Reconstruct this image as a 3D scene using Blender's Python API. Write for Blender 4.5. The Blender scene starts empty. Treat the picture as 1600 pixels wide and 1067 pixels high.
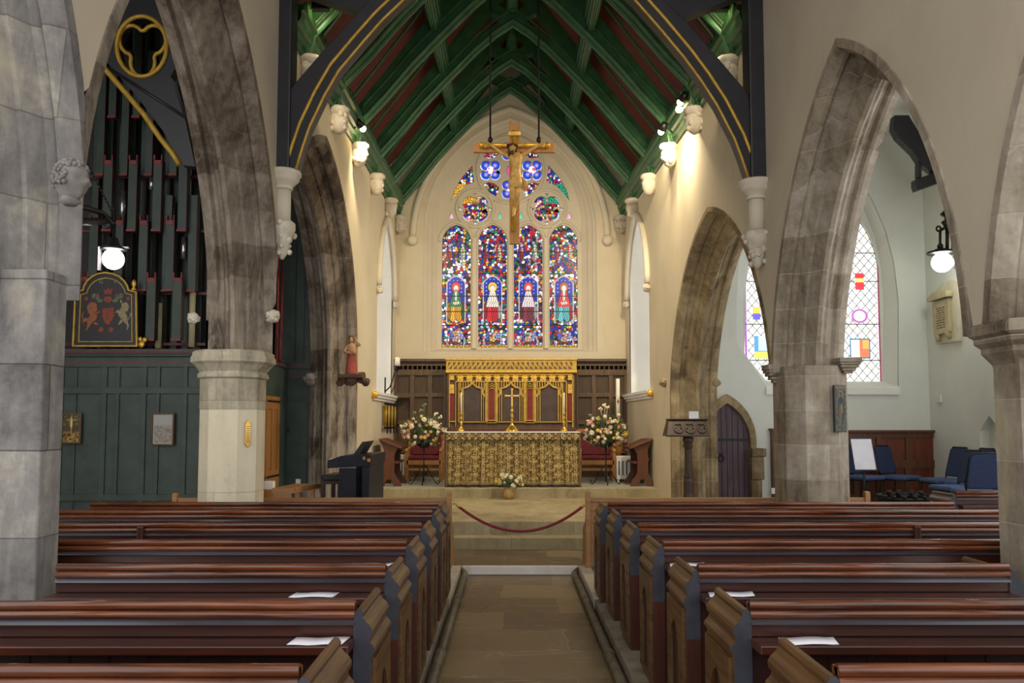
import bpy, bmesh, math, random
import numpy as np
from mathutils import Vector, Matrix
from mathutils.geometry import tessellate_polygon
random.seed(7); np.random.seed(7)
PI = math.pi; TAU = 2*PI
SC = bpy.context.scene; COL = SC.collection

# ------------------------------------------------------------------ camera (29 mm shift lens, slight upward tilt)
F_PX = 1300.0; CAM_H = 1.646; TH = math.atan(.065); YAW = 3/1300.0; SHIFT = 45.0
_r = Vector((math.cos(YAW), -math.sin(YAW), 0))
_f = Vector((math.sin(YAW)*math.cos(TH), math.cos(YAW)*math.cos(TH), math.sin(TH)))
_u = _r.cross(_f)
CP = Vector((0, 0, CAM_H))
cam = bpy.data.cameras.new('camera'); cam.sensor_width = 36; cam.lens = F_PX/1600*36; cam.shift_y = SHIFT/1600
cam.clip_end = 200
camo = bpy.data.objects.new('camera', cam); COL.objects.link(camo)
m4 = Matrix((( _r.x, _u.x, -_f.x, CP.x), (_r.y, _u.y, -_f.y, CP.y), (_r.z, _u.z, -_f.z, CP.z), (0, 0, 0, 1)))
camo.matrix_world = m4; SC.camera = camo
def ray(px, py): return _r*(px-800) + _f*F_PX + _u*(533.5+SHIFT-py)
def P(px, py, Y): d = ray(px, py); return CP + d*(Y/d.y)
def PX(px, py, X): d = ray(px, py); return CP + d*(X/d.x)
def PZ(px, py, z): d = ray(px, py); return CP + d*((z-CAM_H)/d.z)
# the two arcade walls: nave faces, the chancel narrows a little to the east
def XR(Y): return 2.87 if Y < 8.7 else 2.87-.037*(Y-8.7)
def XL(Y): return -2.64+.010*(Y-4.9)
def PW(px, py, side):
    X = 2.6*side
    for _ in range(12):
        p = PX(px, py, X); X = XR(p.y) if side > 0 else XL(p.y)
    return PX(px, py, X)

# ------------------------------------------------------------------ colours and materials
def lin(c):
    if isinstance(c, str): c = tuple(int(c[i:i+2], 16)/255 for i in (0, 2, 4))
    return tuple((x/12.92 if x <= .04045 else ((x+.055)/1.055)**2.4) for x in c)
class NT:
    def __init__(s, name):
        s.m = bpy.data.materials.new(name); s.m.use_nodes = True; s.t = s.m.node_tree; s.t.nodes.clear()
        s.out = s.n('ShaderNodeOutputMaterial')
    def n(s, typ, **kw):
        x = s.t.nodes.new(typ)
        for k, v in kw.items():
            if k.startswith('i_'):
                key = k[2:]; key = int(key) if key.isdigit() else key.replace('_', ' ')
                x.inputs[key].default_value = v
            else: setattr(x, k, v)
        return x
    def l(s, a, b): s.t.links.new(a, b)
    def mix(s, fac, a, b, mode='MIX'):
        x = s.n('ShaderNodeMix', data_type='RGBA', blend_type=mode)
        for v, sock in ((fac, x.inputs[0]), (a, x.inputs[6]), (b, x.inputs[7])):
            if isinstance(v, bpy.types.NodeSocket): s.l(v, sock)
            elif isinstance(v, (int, float)): sock.default_value = v
            else: sock.default_value = (*v[:3], 1)
        return x.outputs[2]
    def math(s, op, a, b=None, c=None, clamp=False):
        x = s.n('ShaderNodeMath', operation=op, use_clamp=clamp)
        for v, sock in zip((a, b, c), x.inputs):
            if v is None: continue
            if isinstance(v, bpy.types.NodeSocket): s.l(v, sock)
            else: sock.default_value = v
        return x.outputs[0]
    def ramp(s, fac, stops, interp='LINEAR'):
        x = s.n('ShaderNodeValToRGB'); x.color_ramp.interpolation = interp
        e = x.color_ramp.elements
        while len(e) > 1: e.remove(e[-1])
        for i, (p, c) in enumerate(stops):
            k = e[0] if i == 0 else e.new(p)
            k.position = p; k.color = (*c[:3], 1) if not isinstance(c, (int, float)) else (c, c, c, 1)
        s.l(fac, x.inputs[0]); return x.outputs[0]
    def pos(s, scale=(1, 1, 1)):
        g = s.n('ShaderNodeNewGeometry'); mp = s.n('ShaderNodeMapping'); mp.inputs['Scale'].default_value = scale
        s.l(g.outputs['Position'], mp.inputs[0]); return mp.outputs[0]
    def noise(s, vec, scale, detail=4, rough=.55, dist=0):
        x = s.n('ShaderNodeTexNoise'); x.inputs['Scale'].default_value = scale; x.inputs['Detail'].default_value = detail
        x.inputs['Roughness'].default_value = rough; x.inputs['Distortion'].default_value = dist
        s.l(vec, x.inputs['Vector']); return x.outputs[0]
    def bsdf(s, color, rough=.5, metal=0, bump=None, bstr=.2, bdist=.01, spec=.5, coat=0):
        b = s.n('ShaderNodeBsdfPrincipled')
        if isinstance(color, bpy.types.NodeSocket): s.l(color, b.inputs['Base Color'])
        else: b.inputs['Base Color'].default_value = (*color[:3], 1)
        if isinstance(rough, bpy.types.NodeSocket): s.l(rough, b.inputs['Roughness'])
        else: b.inputs['Roughness'].default_value = rough
        b.inputs['Metallic'].default_value = metal
        b.inputs['Specular IOR Level'].default_value = spec
        b.inputs['Coat Weight'].default_value = coat
        if bump is not None:
            bn = s.n('ShaderNodeBump'); bn.inputs['Strength'].default_value = bstr; bn.inputs['Distance'].default_value = bdist
            s.l(bump, bn.inputs['Height']); s.l(bn.outputs[0], b.inputs['Normal'])
        s.l(b.outputs[0], s.out.inputs[0]); return b
M = {}
def paint(name, c1, c2=None, rough=.5, metal=0, scale=6, stretch=(1, 1, 1), bstr=.1, spec=.5, coat=0, dist=0):
    t = NT(name); c1 = lin(c1); c2 = lin(c2) if c2 else tuple(x*.8 for x in c1)
    v = t.pos(stretch); f = t.noise(v, scale, 5, .6, dist)
    col = t.ramp(f, [(.32, c2), (.68, c1)])
    t.bsdf(col, rough, metal, f, bstr, .004, spec, coat)
    M[name] = t.m; return t.m
def wood(name, c1, c2, axis='x', rough=.35, scale=9, spec=.5, coat=0):
    st = {'x': (.06, 1, 1), 'y': (1, .06, 1), 'z': (1, 1, .06)}[axis]
    t = NT(name); v = t.pos(st)
    f = t.noise(v, scale*3, 6, .65, .6); g = t.noise(t.pos((1, 1, 1)), 2.2, 3)
    col = t.ramp(f, [(.3, lin(c2)), (.7, lin(c1))])
    col = t.mix(t.math('MULTIPLY', g, .55), col, tuple(x*.55 for x in lin(c2)))
    t.bsdf(col, t.ramp(f, [(.3, rough+.12), (.7, rough)]), 0, f, .15, .002, spec, coat)
    M[name] = t.m; return t.m
def plaster(name, c1, c2, dirt=None):
    t = NT(name); v = t.pos(); a = t.noise(v, .9, 5, .6, .3); b = t.noise(v, 24, 4)
    col = t.ramp(a, [(.3, lin(c2)), (.7, lin(c1))])
    if dirt: 
        s = t.noise(t.pos((3, 3, .5)), 1.4, 6, .7)
        col = t.mix(t.ramp(s, [(.60, 0.), (.78, .5)]), col, lin(dirt))
    t.bsdf(col, .85, 0, t.math('ADD', a, t.math('MULTIPLY', b, .25)), .25, .02, .3)
    M[name] = t.m; return t.m
def stone(name, cols, joint, jc=.5, bw=.62, bh=.36, streak=(2.2, 2.2, .35), patch=None, pale=None):
    """ashlar: patchy tones, blocks that differ, thin joints, vertical weather streaks"""
    t = NT(name); g = t.n('ShaderNodeNewGeometry'); sp = t.n('ShaderNodeSeparateXYZ'); t.l(g.outputs['Position'], sp.inputs[0])
    wob = t.noise(t.pos(), 1.7, 3)
    u = t.math('ADD', t.math('MULTIPLY', sp.outputs[0], .8), t.math('MULTIPLY', sp.outputs[1], .77))
    zz = t.math('ADD', sp.outputs[2], t.math('MULTIPLY', wob, .012))
    cb = t.n('ShaderNodeCombineXYZ'); t.l(u, cb.inputs[0]); t.l(zz, cb.inputs[1])
    br = t.n('ShaderNodeTexBrick'); br.offset = .5; t.l(cb.outputs[0], br.inputs[0])
    br.inputs['Scale'].default_value = 1; br.inputs['Brick Width'].default_value = bw; br.inputs['Row Height'].default_value = bh
    br.inputs['Mortar Size'].default_value = .006; br.inputs['Mortar Smooth'].default_value = .6
    br.inputs['Color1'].default_value = (0, 0, 0, 1); br.inputs['Color2'].default_value = (1, 1, 1, 1); br.inputs['Mortar'].default_value = (.5, .5, .5, 1)
    a = t.noise(t.pos(), 1.6, 6, .65, .5); st = t.noise(t.pos(streak), 2.4, 6, .7, .4); fi = t.noise(t.pos(), 14, 6, .7)
    k = t.math('ADD', t.math('MULTIPLY', a, .55), t.math('MULTIPLY', st, .45))
    k = t.math('ADD', k, t.math('MULTIPLY', t.math('SUBTRACT', fi, .5), .22))
    k = t.math('ADD', k, t.math('MULTIPLY', t.math('SUBTRACT', br.outputs[0], .5), .13))
    n = len(cols); col = t.ramp(k, [(.30+.40*i/(n-1), lin(c)) for i, c in enumerate(cols)])
    if patch:
        q = t.noise(t.pos((1, 1, .8)), .9, 5, .6, 1.0)
        col = t.mix(t.ramp(q, [(.54, 0.), (.66, .85)]), col, lin(patch))
    if pale:   # old limewash left in streaks near the springing
        zf = t.n('ShaderNodeMapRange'); zf.inputs[1].default_value = 3.9; zf.inputs[2].default_value = 2.5; t.l(sp.outputs[2], zf.inputs[0])
        pn = t.noise(t.pos((2.6, 2.6, .5)), 2.2, 6, .75, .5)
        col = t.mix(t.math('MULTIPLY', zf.outputs[0], t.ramp(pn, [(.44, 0.), (.60, .8)])), col, lin(pale))
    jn = t.noise(t.pos(), .8, 2)
    col = t.mix(t.math('MULTIPLY', br.outputs['Fac'], t.ramp(jn, [(.35, jc), (.65, jc*.35)])), col, lin(joint))
    hgt = t.math('SUBTRACT', t.math('ADD', fi, t.math('MULTIPLY', a, .8)), t.math('MULTIPLY', br.outputs['Fac'], .5))
    t.bsdf(col, .85, 0, hgt, .45, .012, .25)
    M[name] = t.m; return t.m
def attr_mat(name, rough=.5, metal=0, glass=False):
    t = NT(name); a = t.n('ShaderNodeVertexColor'); a.layer_name = 'Col'
    if glass:
        tr = t.n('ShaderNodeBsdfTransparent'); t.l(a.outputs[0], tr.inputs[0])
        gl = t.n('ShaderNodeBsdfGlossy'); gl.inputs['Roughness'].default_value = .3; gl.inputs['Color'].default_value = (.5, .5, .5, 1)
        mx = t.n('ShaderNodeMixShader'); mx.inputs[0].default_value = .04
        t.l(tr.outputs[0], mx.inputs[1]); t.l(gl.outputs[0], mx.inputs[2]); t.l(mx.outputs[0], t.out.inputs[0])
    else: t.bsdf(a.outputs[0], rough, metal)
    M[name] = t.m; return t.m
def emit(name, c, s):
    t = NT(name); e = t.n('ShaderNodeEmission'); e.inputs[0].default_value = (*lin(c), 1); e.inputs[1].default_value = s
    t.l(e.outputs[0], t.out.inputs[0]); M[name] = t.m; return t.m

plaster('wall_cream', 'd9cfb6', 'cdc1a6', 'b9ab90')
plaster('wall_nave', 'c6bca8', 'b8ad99', 'a79a84')
plaster('wall_aisle', 'e0e3dc', 'd2d6d0', 'c4c5bb')
plaster('plaster_white', 'dad2bf', 'cdc3ae')
plaster('white_paint', 'f2f1ec', 'e6e5df')
stone('stone_dark', ('2c2620', '5a4e42', '82776a', 'a0968a'), '9c9284', .18, patch='43382e', pale='aaa08f')
stone('stone_pale', ('6e6658', 'a59c88', 'c2b9a3', 'd5ccb6'), '7a705c', .5, 1.2, .95, streak=(5, 5, .5))
stone('stone_near', ('454240', '6e6b6a', '8a8682', 'b4ad9f'), '3b3636', .75, .8, .5, patch='aaa391')
stone('stone_light', ('574c3f', '857a69', 'a3998a', 'c2baab'), 'cfc7b8', .34, patch='ada07e')
stone('stone_warm', ('4a3c2a', '7b6a50', '9b8a6a', 'bba985'), 'cfc3a4', .28, patch='5a4a36')
stone('stone_whitewash', ('bfb49c', 'd9cfb4', 'e2d8bd', 'e8dfc6'), '8a7d66', .6, 1.2, .95)
stone('stone_step', ('74694f', '948868', 'a6997a', 'b5a98a'), '55503f', .5, .9, 3.)
def slabs():
    t = NT('floor_slabs'); g = t.n('ShaderNodeNewGeometry'); mp = t.n('ShaderNodeMapping'); t.l(g.outputs['Position'], mp.inputs[0])
    wob = t.noise(t.pos(), 3, 3); w = t.n('ShaderNodeVectorMath', operation='ADD'); t.l(mp.outputs[0], w.inputs[0])
    sc = t.n('ShaderNodeVectorMath', operation='SCALE'); sc.inputs['Scale'].default_value = .14
    nz = t.n('ShaderNodeTexNoise'); nz.inputs['Scale'].default_value = 4; t.l(mp.outputs[0], nz.inputs[0]); t.l(nz.outputs['Color'], sc.inputs[0]); t.l(sc.outputs[0], w.inputs[1])
    br = t.n('ShaderNodeTexBrick'); br.offset = .43; t.l(w.outputs[0], br.inputs[0]); br.inputs['Scale'].default_value = 1
    br.inputs['Brick Width'].default_value = .95; br.inputs['Row Height'].default_value = .66; br.inputs['Mortar Size'].default_value = .006
    br.inputs['Color1'].default_value = (0, 0, 0, 1); br.inputs['Color2'].default_value = (1, 1, 1, 1); br.inputs['Mortar'].default_value = (.5,)*3+(1,)
    a = t.noise(t.pos(), 2.2, 6, .7, .8); b = t.noise(t.pos((.5, 2, 1)), 3, 6, .7, 1.5)
    k = t.math('ADD', t.math('MULTIPLY', a, .7), t.math('MULTIPLY', br.outputs[0], .38))
    col = t.ramp(k, [(.25, lin('463a26')), (.5, lin('6a5a3c')), (.75, lin('857351'))])
    col = t.mix(t.ramp(b, [(.58, 0.), (.66, .6)]), col, lin('a89a7c'))
    col = t.mix(t.math('MULTIPLY', br.outputs['Fac'], .6), col, lin('8b7c5e'))
    t.bsdf(col, t.ramp(a, [(.3, .26), (.7, .5)]), 0, t.math('SUBTRACT', a, t.math('MULTIPLY', br.outputs['Fac'], .6)), .35, .02)
    M['floor_slabs'] = t.m
slabs()
paint('floor_stone', '8c8271', '746a5a', .7, scale=3)
paint('carpet_grey', 'a3a496', '92938a', .9, scale=40)
wood('pew_wood', '582818', '260f0a', 'x', .28, coat=.15)
wood('pew_wood_dark', '40180f', '1e0b08', 'z', .34)
wood('pew_end', '765530', '3e2613', 'y', .33)
wood('pew_end_face', '562414', '2a100b', 'z', .34)
wood('pew_rail', '945230', '2c130b', 'x', .2, coat=.3)
wood('pew_cap', '8e7048', '5d4529', 'y', .38)
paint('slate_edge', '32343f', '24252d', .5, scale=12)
paint('bevel_sheen', '45454f', '30262a', .22, scale=9, stretch=(.1, 1, 1))  # bluish sky sheen on the pew bevel, painted in as grey
wood('oak_light', 'c08e5c', '946a40', 'x', .45)
wood('oak_chair', 'b98347', '96642f', 'z', .4)
wood('oak_dark', '7a6044', '523d29', 'z', .5)
wood('oak_panel', '64502f', '46331f', 'z', .5)
wood('oak_mid', '7b4a2a', '502c18', 'z', .4)
wood('panel_red', '8a4424', '552412', 'z', .4)
wood('lectern_wood', '4a3328', '2e1f18', 'z', .42)
wood('door_wood', '6a545e', '463640', 'z', .6)
paint('green', '3f7048', '2b5638', .38, scale=5)
paint('green_dark', '2f463f', '263a34', .5, scale=4)
paint('organ_green', '40504a', '333f3a', .5, scale=4)
paint('pipe_green', '33443c', '28352f', .45, scale=6)
paint('red_trim', '8c3034', '6a2226', .5)
paint('red_edge', '5a2422', '45201e', .5)
paint('red_board', '7a3222', '521f16', .6, scale=9, stretch=(.3, 1, .3))
paint('black_paint', '26262c', '1b1b20', .42, scale=4)
paint('iron', '1a1a1c', '0f0f11', .45, .3)
paint('gold', 'edc256', 'cf9a34', .32, .45, scale=14)
paint('gold_paint', 'cfa944', 'b08a30', .45, .2, scale=9)
paint('brass', 'd8b05a', 'b88a3c', .25, .9)
paint('corpus', 'e0b566', 'b58a44', .45, .05, scale=18)
wood('cross_wood', 'd39a54', 'b57a3a', 'z', .5)
paint('burgundy', '6a1626', '4d0f1b', .8, scale=30)
paint('rope_red', '861220', '5f0b16', .7, scale=40)
paint('navy_fabric', '2c3a5e', '222d4a', .9, scale=50)
paint('blue_seat', '4a5f8c', '3c4e76', .9, scale=50)
paint('reredos_red', '8e2a26', '701e1c', .6)
paint('reredos_dark', '54453e', '43362f', .6)
paint('paper', 'e6e6ee', 'd8d8e2', .7)
paint('candle_wax', 'f1ecdc', 'e3dcc6', .5)
paint('tape_white', 'e0dedb', 'cfccc8', .6)
paint('piano_black', '1f2436', '161925', .5, spec=.3)
paint('kerb_stone', '8d8271', '6c6252', .7, scale=7)
paint('kerb_white', 'c6bda8', 'b0a58f', .7)
paint('pipe_paint', '6f6450', '4d4536', .5, scale=7)
paint('foliage', '52663a', '2f4024', .6, scale=20)
paint('foliage_pale', '7d8f62', '5d6f48', .6, scale=20)
paint('bloom_white', 'efe8cf', 'ddd0a8', .6, scale=30)
paint('bloom_pink', 'e2a898', 'cf8a7e', .6, scale=30)
paint('bloom_red', 'b03440', '8a2430', .6, scale=30)
paint('bloom_yellow', 'e0c552', 'caa93a', .6, scale=30)
paint('bloom_dark', '5a2030', '401522', .6, scale=30)
paint('pot_cream', 'b99a62', 'a18149', .45)
paint('skin_paint', 'c59a72', 'a87c56', .5)
paint('robe_red', 'b0503c', '8c382a', .55)
paint('hair_brown', '5a3a22', '3f2816', .6)
paint('marble', 'd6d0b8', 'c2bb9f', .5, scale=4)
paint('marble_old', 'bfb58f', 'a89d78', .55, scale=6)
paint('carved_stone', 'd8d0bf', 'bdb3a0', .8, scale=12)
paint('carved_grey', '85807c', '66625f', .85, scale=10)
paint('leather_black', '17171b', '0f0f12', .35)
paint('brown_bracket', '5c4030', '3e2a1e', .6)
paint('chrome', 'c8c8cc', 'aaaab0', .2, .9)
emit('globe_light', 'fffdf2', 9.0); emit('spot_light', 'ffe0a0', 30.0)
attr_mat('stained_glass', glass=True); attr_mat('painted', .55); attr_mat('cloth_pattern', .85)
attr_mat('print', .4)

# ------------------------------------------------------------------ mesh helpers
ORG = {}
def tri(poly, holes=()):
    loops = [[Vector((x, y, 0)) for x, y in poly]]+[[Vector((x, y, 0)) for x, y in h] for h in holes]
    return tessellate_polygon(loops)
class MB:
    def __init__(s): s.v = []; s.f = []; s.sm = []
    def add(s, vs, fs, smooth=False):
        b = len(s.v); s.v += [Vector(v) for v in vs]
        for f in fs: s.f.append(tuple(i+b for i in f)); s.sm.append(smooth)
        return s
    def box(s, x0, x1, y0, y1, z0, z1, R=None, o=None):
        vs = [Vector((x, y, z)) for x in (x0, x1) for y in (y0, y1) for z in (z0, z1)]
        if R is not None: vs = [R @ (v-o)+o for v in vs] if o is not None else [R @ v for v in vs]
        return s.add(vs, [(0, 1, 3, 2), (4, 6, 7, 5), (0, 4, 5, 1), (2, 3, 7, 6), (0, 2, 6, 4), (1, 5, 7, 3)])
    def prism(s, poly, d0, d1, fn, holes=(), caps=(1, 1)):
        """flat polygon with holes extruded from d0 to d1; fn(a, b, d) places it"""
        loops = [list(poly)]+[list(h) for h in holes]
        flat = [p for l in loops for p in l]; n = len(flat); T = tri(poly, holes)
        vs = [fn(a, b, d0) for a, b in flat]+[fn(a, b, d1) for a, b in flat]; fs = []
        if caps[0]: fs += [tuple(t) for t in T]
        if caps[1]: fs += [tuple(i+n for i in reversed(t)) for t in T]
        k = 0
        for l in loops:
            m = len(l)
            for i in range(m): j = (i+1) % m; fs.append((k+i, k+j, n+k+j, n+k+i))
            k += m
        return s.add(vs, fs)
    def tube(s, pts, r, n=8, close=False, caps=True):
        pts = [Vector(p) for p in pts]; m = len(pts); rs = r if isinstance(r, (list, tuple)) else [r]*m
        vs = []; up = None
        for i, p in enumerate(pts):
            a = pts[i-1] if (i or close) else p; b = pts[(i+1) % m] if (i < m-1 or close) else p
            t = (b-a).normalized() if (b-a).length > 1e-9 else Vector((0, 0, 1))
            if up is None: up = Vector((0, 0, 1)) if abs(t.z) < .9 else Vector((1, 0, 0))
            x = (up-t*up.dot(t)).normalized(); y = t.cross(x); up = x
            vs += [p+(x*math.cos(TAU*k/n)+y*math.sin(TAU*k/n))*rs[i] for k in range(n)]
        fs = []
        for i in range(m if close else m-1):
            j = (i+1) % m
            for k in range(n): q = (k+1) % n; fs.append((i*n+k, i*n+q, j*n+q, j*n+k))
        s.add(vs, fs, True)
        if caps and not close:
            b = len(s.v)-len(vs); s.f += [tuple(b+k for k in reversed(range(n))), tuple(b+(m-1)*n+k for k in range(n))]; s.sm += [False]*2
        return s
    def lathe(s, prof, c, n=20, axis='z', sx=1, sy=1, smooth=True):
        c = Vector(c); vs = []
        for r, h in prof:
            for k in range(n):
                a = TAU*k/n; x, y = r*math.cos(a)*sx, r*math.sin(a)*sy
                vs.append(c+Vector({'z': (x, y, h), 'x': (h, x, y), 'y': (x, h, y)}[axis]))
        m = len(prof); fs = []
        for i in range(m-1):
            for k in range(n): q = (k+1) % n; fs.append((i*n+k, i*n+q, (i+1)*n+q, (i+1)*n+k))
        s.add(vs, fs, smooth); b = len(s.v)-len(vs)
        s.f += [tuple(b+k for k in reversed(range(n))), tuple(b+(m-1)*n+k for k in range(n))]; s.sm += [False]*2
        return s
    def ball(s, c, r, n=12, sc=(1, 1, 1), fn=None):
        c = Vector(c); vs = []; fs = []; h = n//2+1
        for i in range(h+1):
            t = PI*i/h
            for k in range(n):
                a = TAU*k/n; d = Vector((math.sin(t)*math.cos(a), math.sin(t)*math.sin(a), math.cos(t)))
                q = fn(d) if fn else 1
                vs.append(c+Vector((d.x*sc[0], d.y*sc[1], d.z*sc[2]))*r*q)
        for i in range(h):
            for k in range(n): q = (k+1) % n; fs.append((i*n+k, (i+1)*n+k, (i+1)*n+q, i*n+q))
        return s.add(vs, fs, True)
    def strip(s, rows, smooth=True, close=False):
        """rows of points -> quads"""
        n = len(rows[0]); vs = [p for r in rows for p in r]; fs = []
        for i in range(len(rows)-1):
            for k in range(n if close else n-1): q = (k+1) % n; fs.append((i*n+k, i*n+q, (i+1)*n+q, (i+1)*n+k))
        return s.add(vs, fs, smooth)
    def build(s, name, mat, parent=None, bevel=0, org=None, sub=0, recalc=True, solid=0):
        me = bpy.data.meshes.new(name)
        if parent is not None: o0 = ORG[parent]
        elif org is not None: o0 = Vector(org)
        else:
            xs = [v.x for v in s.v]; ys = [v.y for v in s.v]; zs = [v.z for v in s.v]
            o0 = Vector(((min(xs)+max(xs))/2, (min(ys)+max(ys))/2, min(zs)))
        me.from_pydata([v-o0 for v in s.v], [], s.f); 
        me.polygons.foreach_set('use_smooth', s.sm)
        if recalc:
            bm = bmesh.new(); bm.from_mesh(me); bmesh.ops.recalc_face_normals(bm, faces=bm.faces[:]); bm.to_mesh(me); bm.free()
        if mat is not None: me.materials.append(M[mat] if isinstance(mat, str) else mat)
        o = bpy.data.objects.new(name, me); COL.objects.link(o); ORG[o] = o0
        if parent is not None: o.parent = parent
        else: o.location = o0
        if bevel:
            b = o.modifiers.new('bevel', 'BEVEL'); b.width = bevel; b.segments = 2; b.limit_method = 'ANGLE'; b.angle_limit = .6
        if sub: q = o.modifiers.new('sub', 'SUBSURF'); q.levels = q.render_levels = sub
        if solid: q = o.modifiers.new('solid', 'SOLIDIFY'); q.thickness = solid
        return o
def tag(o, label=None, cat=None, group=None, kind=None):
    if label: o['label'] = label
    if cat: o['category'] = cat
    if group: o['group'] = group
    if kind: o['kind'] = kind
    return o
def thing(name, label, cat, loc, group=None):
    o = bpy.data.objects.new(name, None); COL.objects.link(o); o.location = loc; ORG[o] = Vector(loc); o.empty_display_size = .1
    return tag(o, label, cat, group)
def dup(o, loc=None, rz=None, label=None, parent=None):
    c = o.copy(); COL.objects.link(c); ORG[c] = ORG[o]
    if parent is not None: c.parent = parent
    if loc is not None: c.location = loc
    if rz is not None: c.rotation_euler.z = rz
    if label: c['label'] = label
    for ch in list(o.children): dup(ch, parent=c)
    return c
def XZ(y): return lambda a, b, d: Vector((a, y+d, b))
def YZ(x): return lambda a, b, d: Vector((x+d, a, b))
def XYf(z): return lambda a, b, d: Vector((a, b, z+d))
def rect(x0, x1, z0, z1): return [(x0, z0), (x1, z0), (x1, z1), (x0, z1)]
def circ(cx, cz, r, n=24, a0=0): return [(cx+r*math.cos(a0+TAU*k/n), cz+r*math.sin(a0+TAU*k/n)) for k in range(n)]
def lancet(x0, x1, z0, zs, za, n=10):
    """pointed-arch outline, counter-clockwise from bottom left"""
    a = (x1-x0)/2; c = (x0+x1)/2; r = za-zs; R = (a*a+r*r)/(2*a); th = math.atan2(r, R-a) if R > a else PI/2+math.atan2(a-R, r)
    th = math.acos(max(-1, min(1, (R-a)/R)))
    right = [(c+a-R+R*math.cos(th*k/n), zs+R*math.sin(th*k/n)) for k in range(n+1)]
    left = [(2*c-x, z) for x, z in reversed(right)][1:]
    return [(x0, z0), (x1, z0)]+right+left
def foil(cx, cz, r, n=4, a0=PI/4, m=9, k=.52, bulge=.50):
    """n-lobed foil outline"""
    out = []; rc = r*k; rr = r*bulge
    for i in range(n):
        a = a0+TAU*i/n; half = PI-math.acos(max(-1, min(1, (rc*math.sin(PI/n))/rr)))
        half = PI*.5+math.acos(min(1, rc*math.sin(PI/n)/rr))*.8
        for j in range(m):
            b = a-half+2*half*j/(m-1); out.append((cx+rc*math.cos(a)+rr*math.cos(b), cz+rc*math.sin(a)+rr*math.sin(b)))
    return out
def grid_picture(name, mat, parent, fn, nu, nv, colf, disp=None):
    """a flat panel coloured by colf(U, V) -> (nv, nu, 3); fn(u, v) places it"""
    us = np.linspace(0, 1, nu); vs = np.linspace(0, 1, nv); U, V = np.meshgrid(us, vs)
    C = np.clip(colf(U, V), 0, 1).reshape(-1, 3)
    verts = [fn(u, v) for v in vs for u in us]
    faces = [(j*nu+i, j*nu+i+1, (j+1)*nu+i+1, (j+1)*nu+i) for j in range(nv-1) for i in range(nu-1)]
    o0 = ORG[parent] if parent is not None else sum(verts, Vector())/len(verts)
    me = bpy.data.meshes.new(name); me.from_pydata([v-o0 for v in verts], [], faces)
    at = me.color_attributes.new('Col', 'FLOAT_COLOR', 'POINT')
    at.data.foreach_set('color', np.hstack([C, np.ones((len(C), 1))]).astype(np.float32).ravel())
    me.materials.append(M[mat]); o = bpy.data.objects.new(name, me); COL.objects.link(o); ORG[o] = o0
    if parent is not None: o.parent = parent
    else: o.location = o0
    return o
def vcells(X, Y, s, seed):
    """voronoi cells of size s: (cell id hash 0..1, second hash, edge distance)"""
    rs = np.random.RandomState(seed); J = rs.rand(64, 64, 4)
    gx, gy = np.floor(X/s).astype(int), np.floor(Y/s).astype(int)
    d1 = np.full(X.shape, 9.); d2 = np.full(X.shape, 9.); h = np.zeros(X.shape); h2 = np.zeros(X.shape)
    for dx in (-1, 0, 1):
        for dy in (-1, 0, 1):
            c = J[(gx+dx) % 64, (gy+dy) % 64]
            d = np.hypot(gx+dx+.5+(c[..., 0]-.5)*.9-X/s, gy+dy+.5+(c[..., 1]-.5)*.9-Y/s)
            n = d < d1; d2 = np.where(n, d1, np.minimum(d2, d)); h = np.where(n, c[..., 2], h); h2 = np.where(n, c[..., 3], h2); d1 = np.where(n, d, d1)
    return h, h2, d2-d1
# ================================================================== SETTING
def struct(mb, name, mat, **k): return tag(mb.build(name, mat, **k), kind='structure')
YE = 18.1                       # east wall
CF = .335; SF = .508            # chancel and sanctuary floor levels
struct(MB().box(-8, -.60, -1, 9.77, -.3, 0).box(.82, 9, -1, 9.77, -.3, 0), 'floor', 'floor_stone')
struct(MB().box(-8, 9, 9.77, 11.09, -.3, 0), 'floor_crossing', 'floor_slabs')
struct(MB().box(-2.5, 2.6, 15.05, YE, SF-.01, SF+.006), 'floor_carpet', 'carpet_grey')
struct(MB().box(-.60, .82, -1, 9.77, -.35, -.095), 'floor_aisle', 'floor_slabs')
struct(MB().box(-2.7, 2.9, 11.09, 11.42, -.3, .157), 'step_lower', 'stone_step', bevel=.012)
struct(MB().box(-2.7, 2.9, 11.38, 14.98, -.3, CF), 'floor_chancel', 'stone_step', bevel=.012)
struct(MB().box(-2.62, 2.75, 14.95, YE+.1, -.3, SF), 'floor_sanctuary', 'stone_step', bevel=.012)
struct(MB().box(3.45, 9, 9.9, 14.5, -.3, CF), 'floor_chapel', 'floor_stone')
struct(MB().box(-.56, .79, 9.76, 9.84, -.09, .003), 'trim_1', 'tape_white', bevel=.004)

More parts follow.
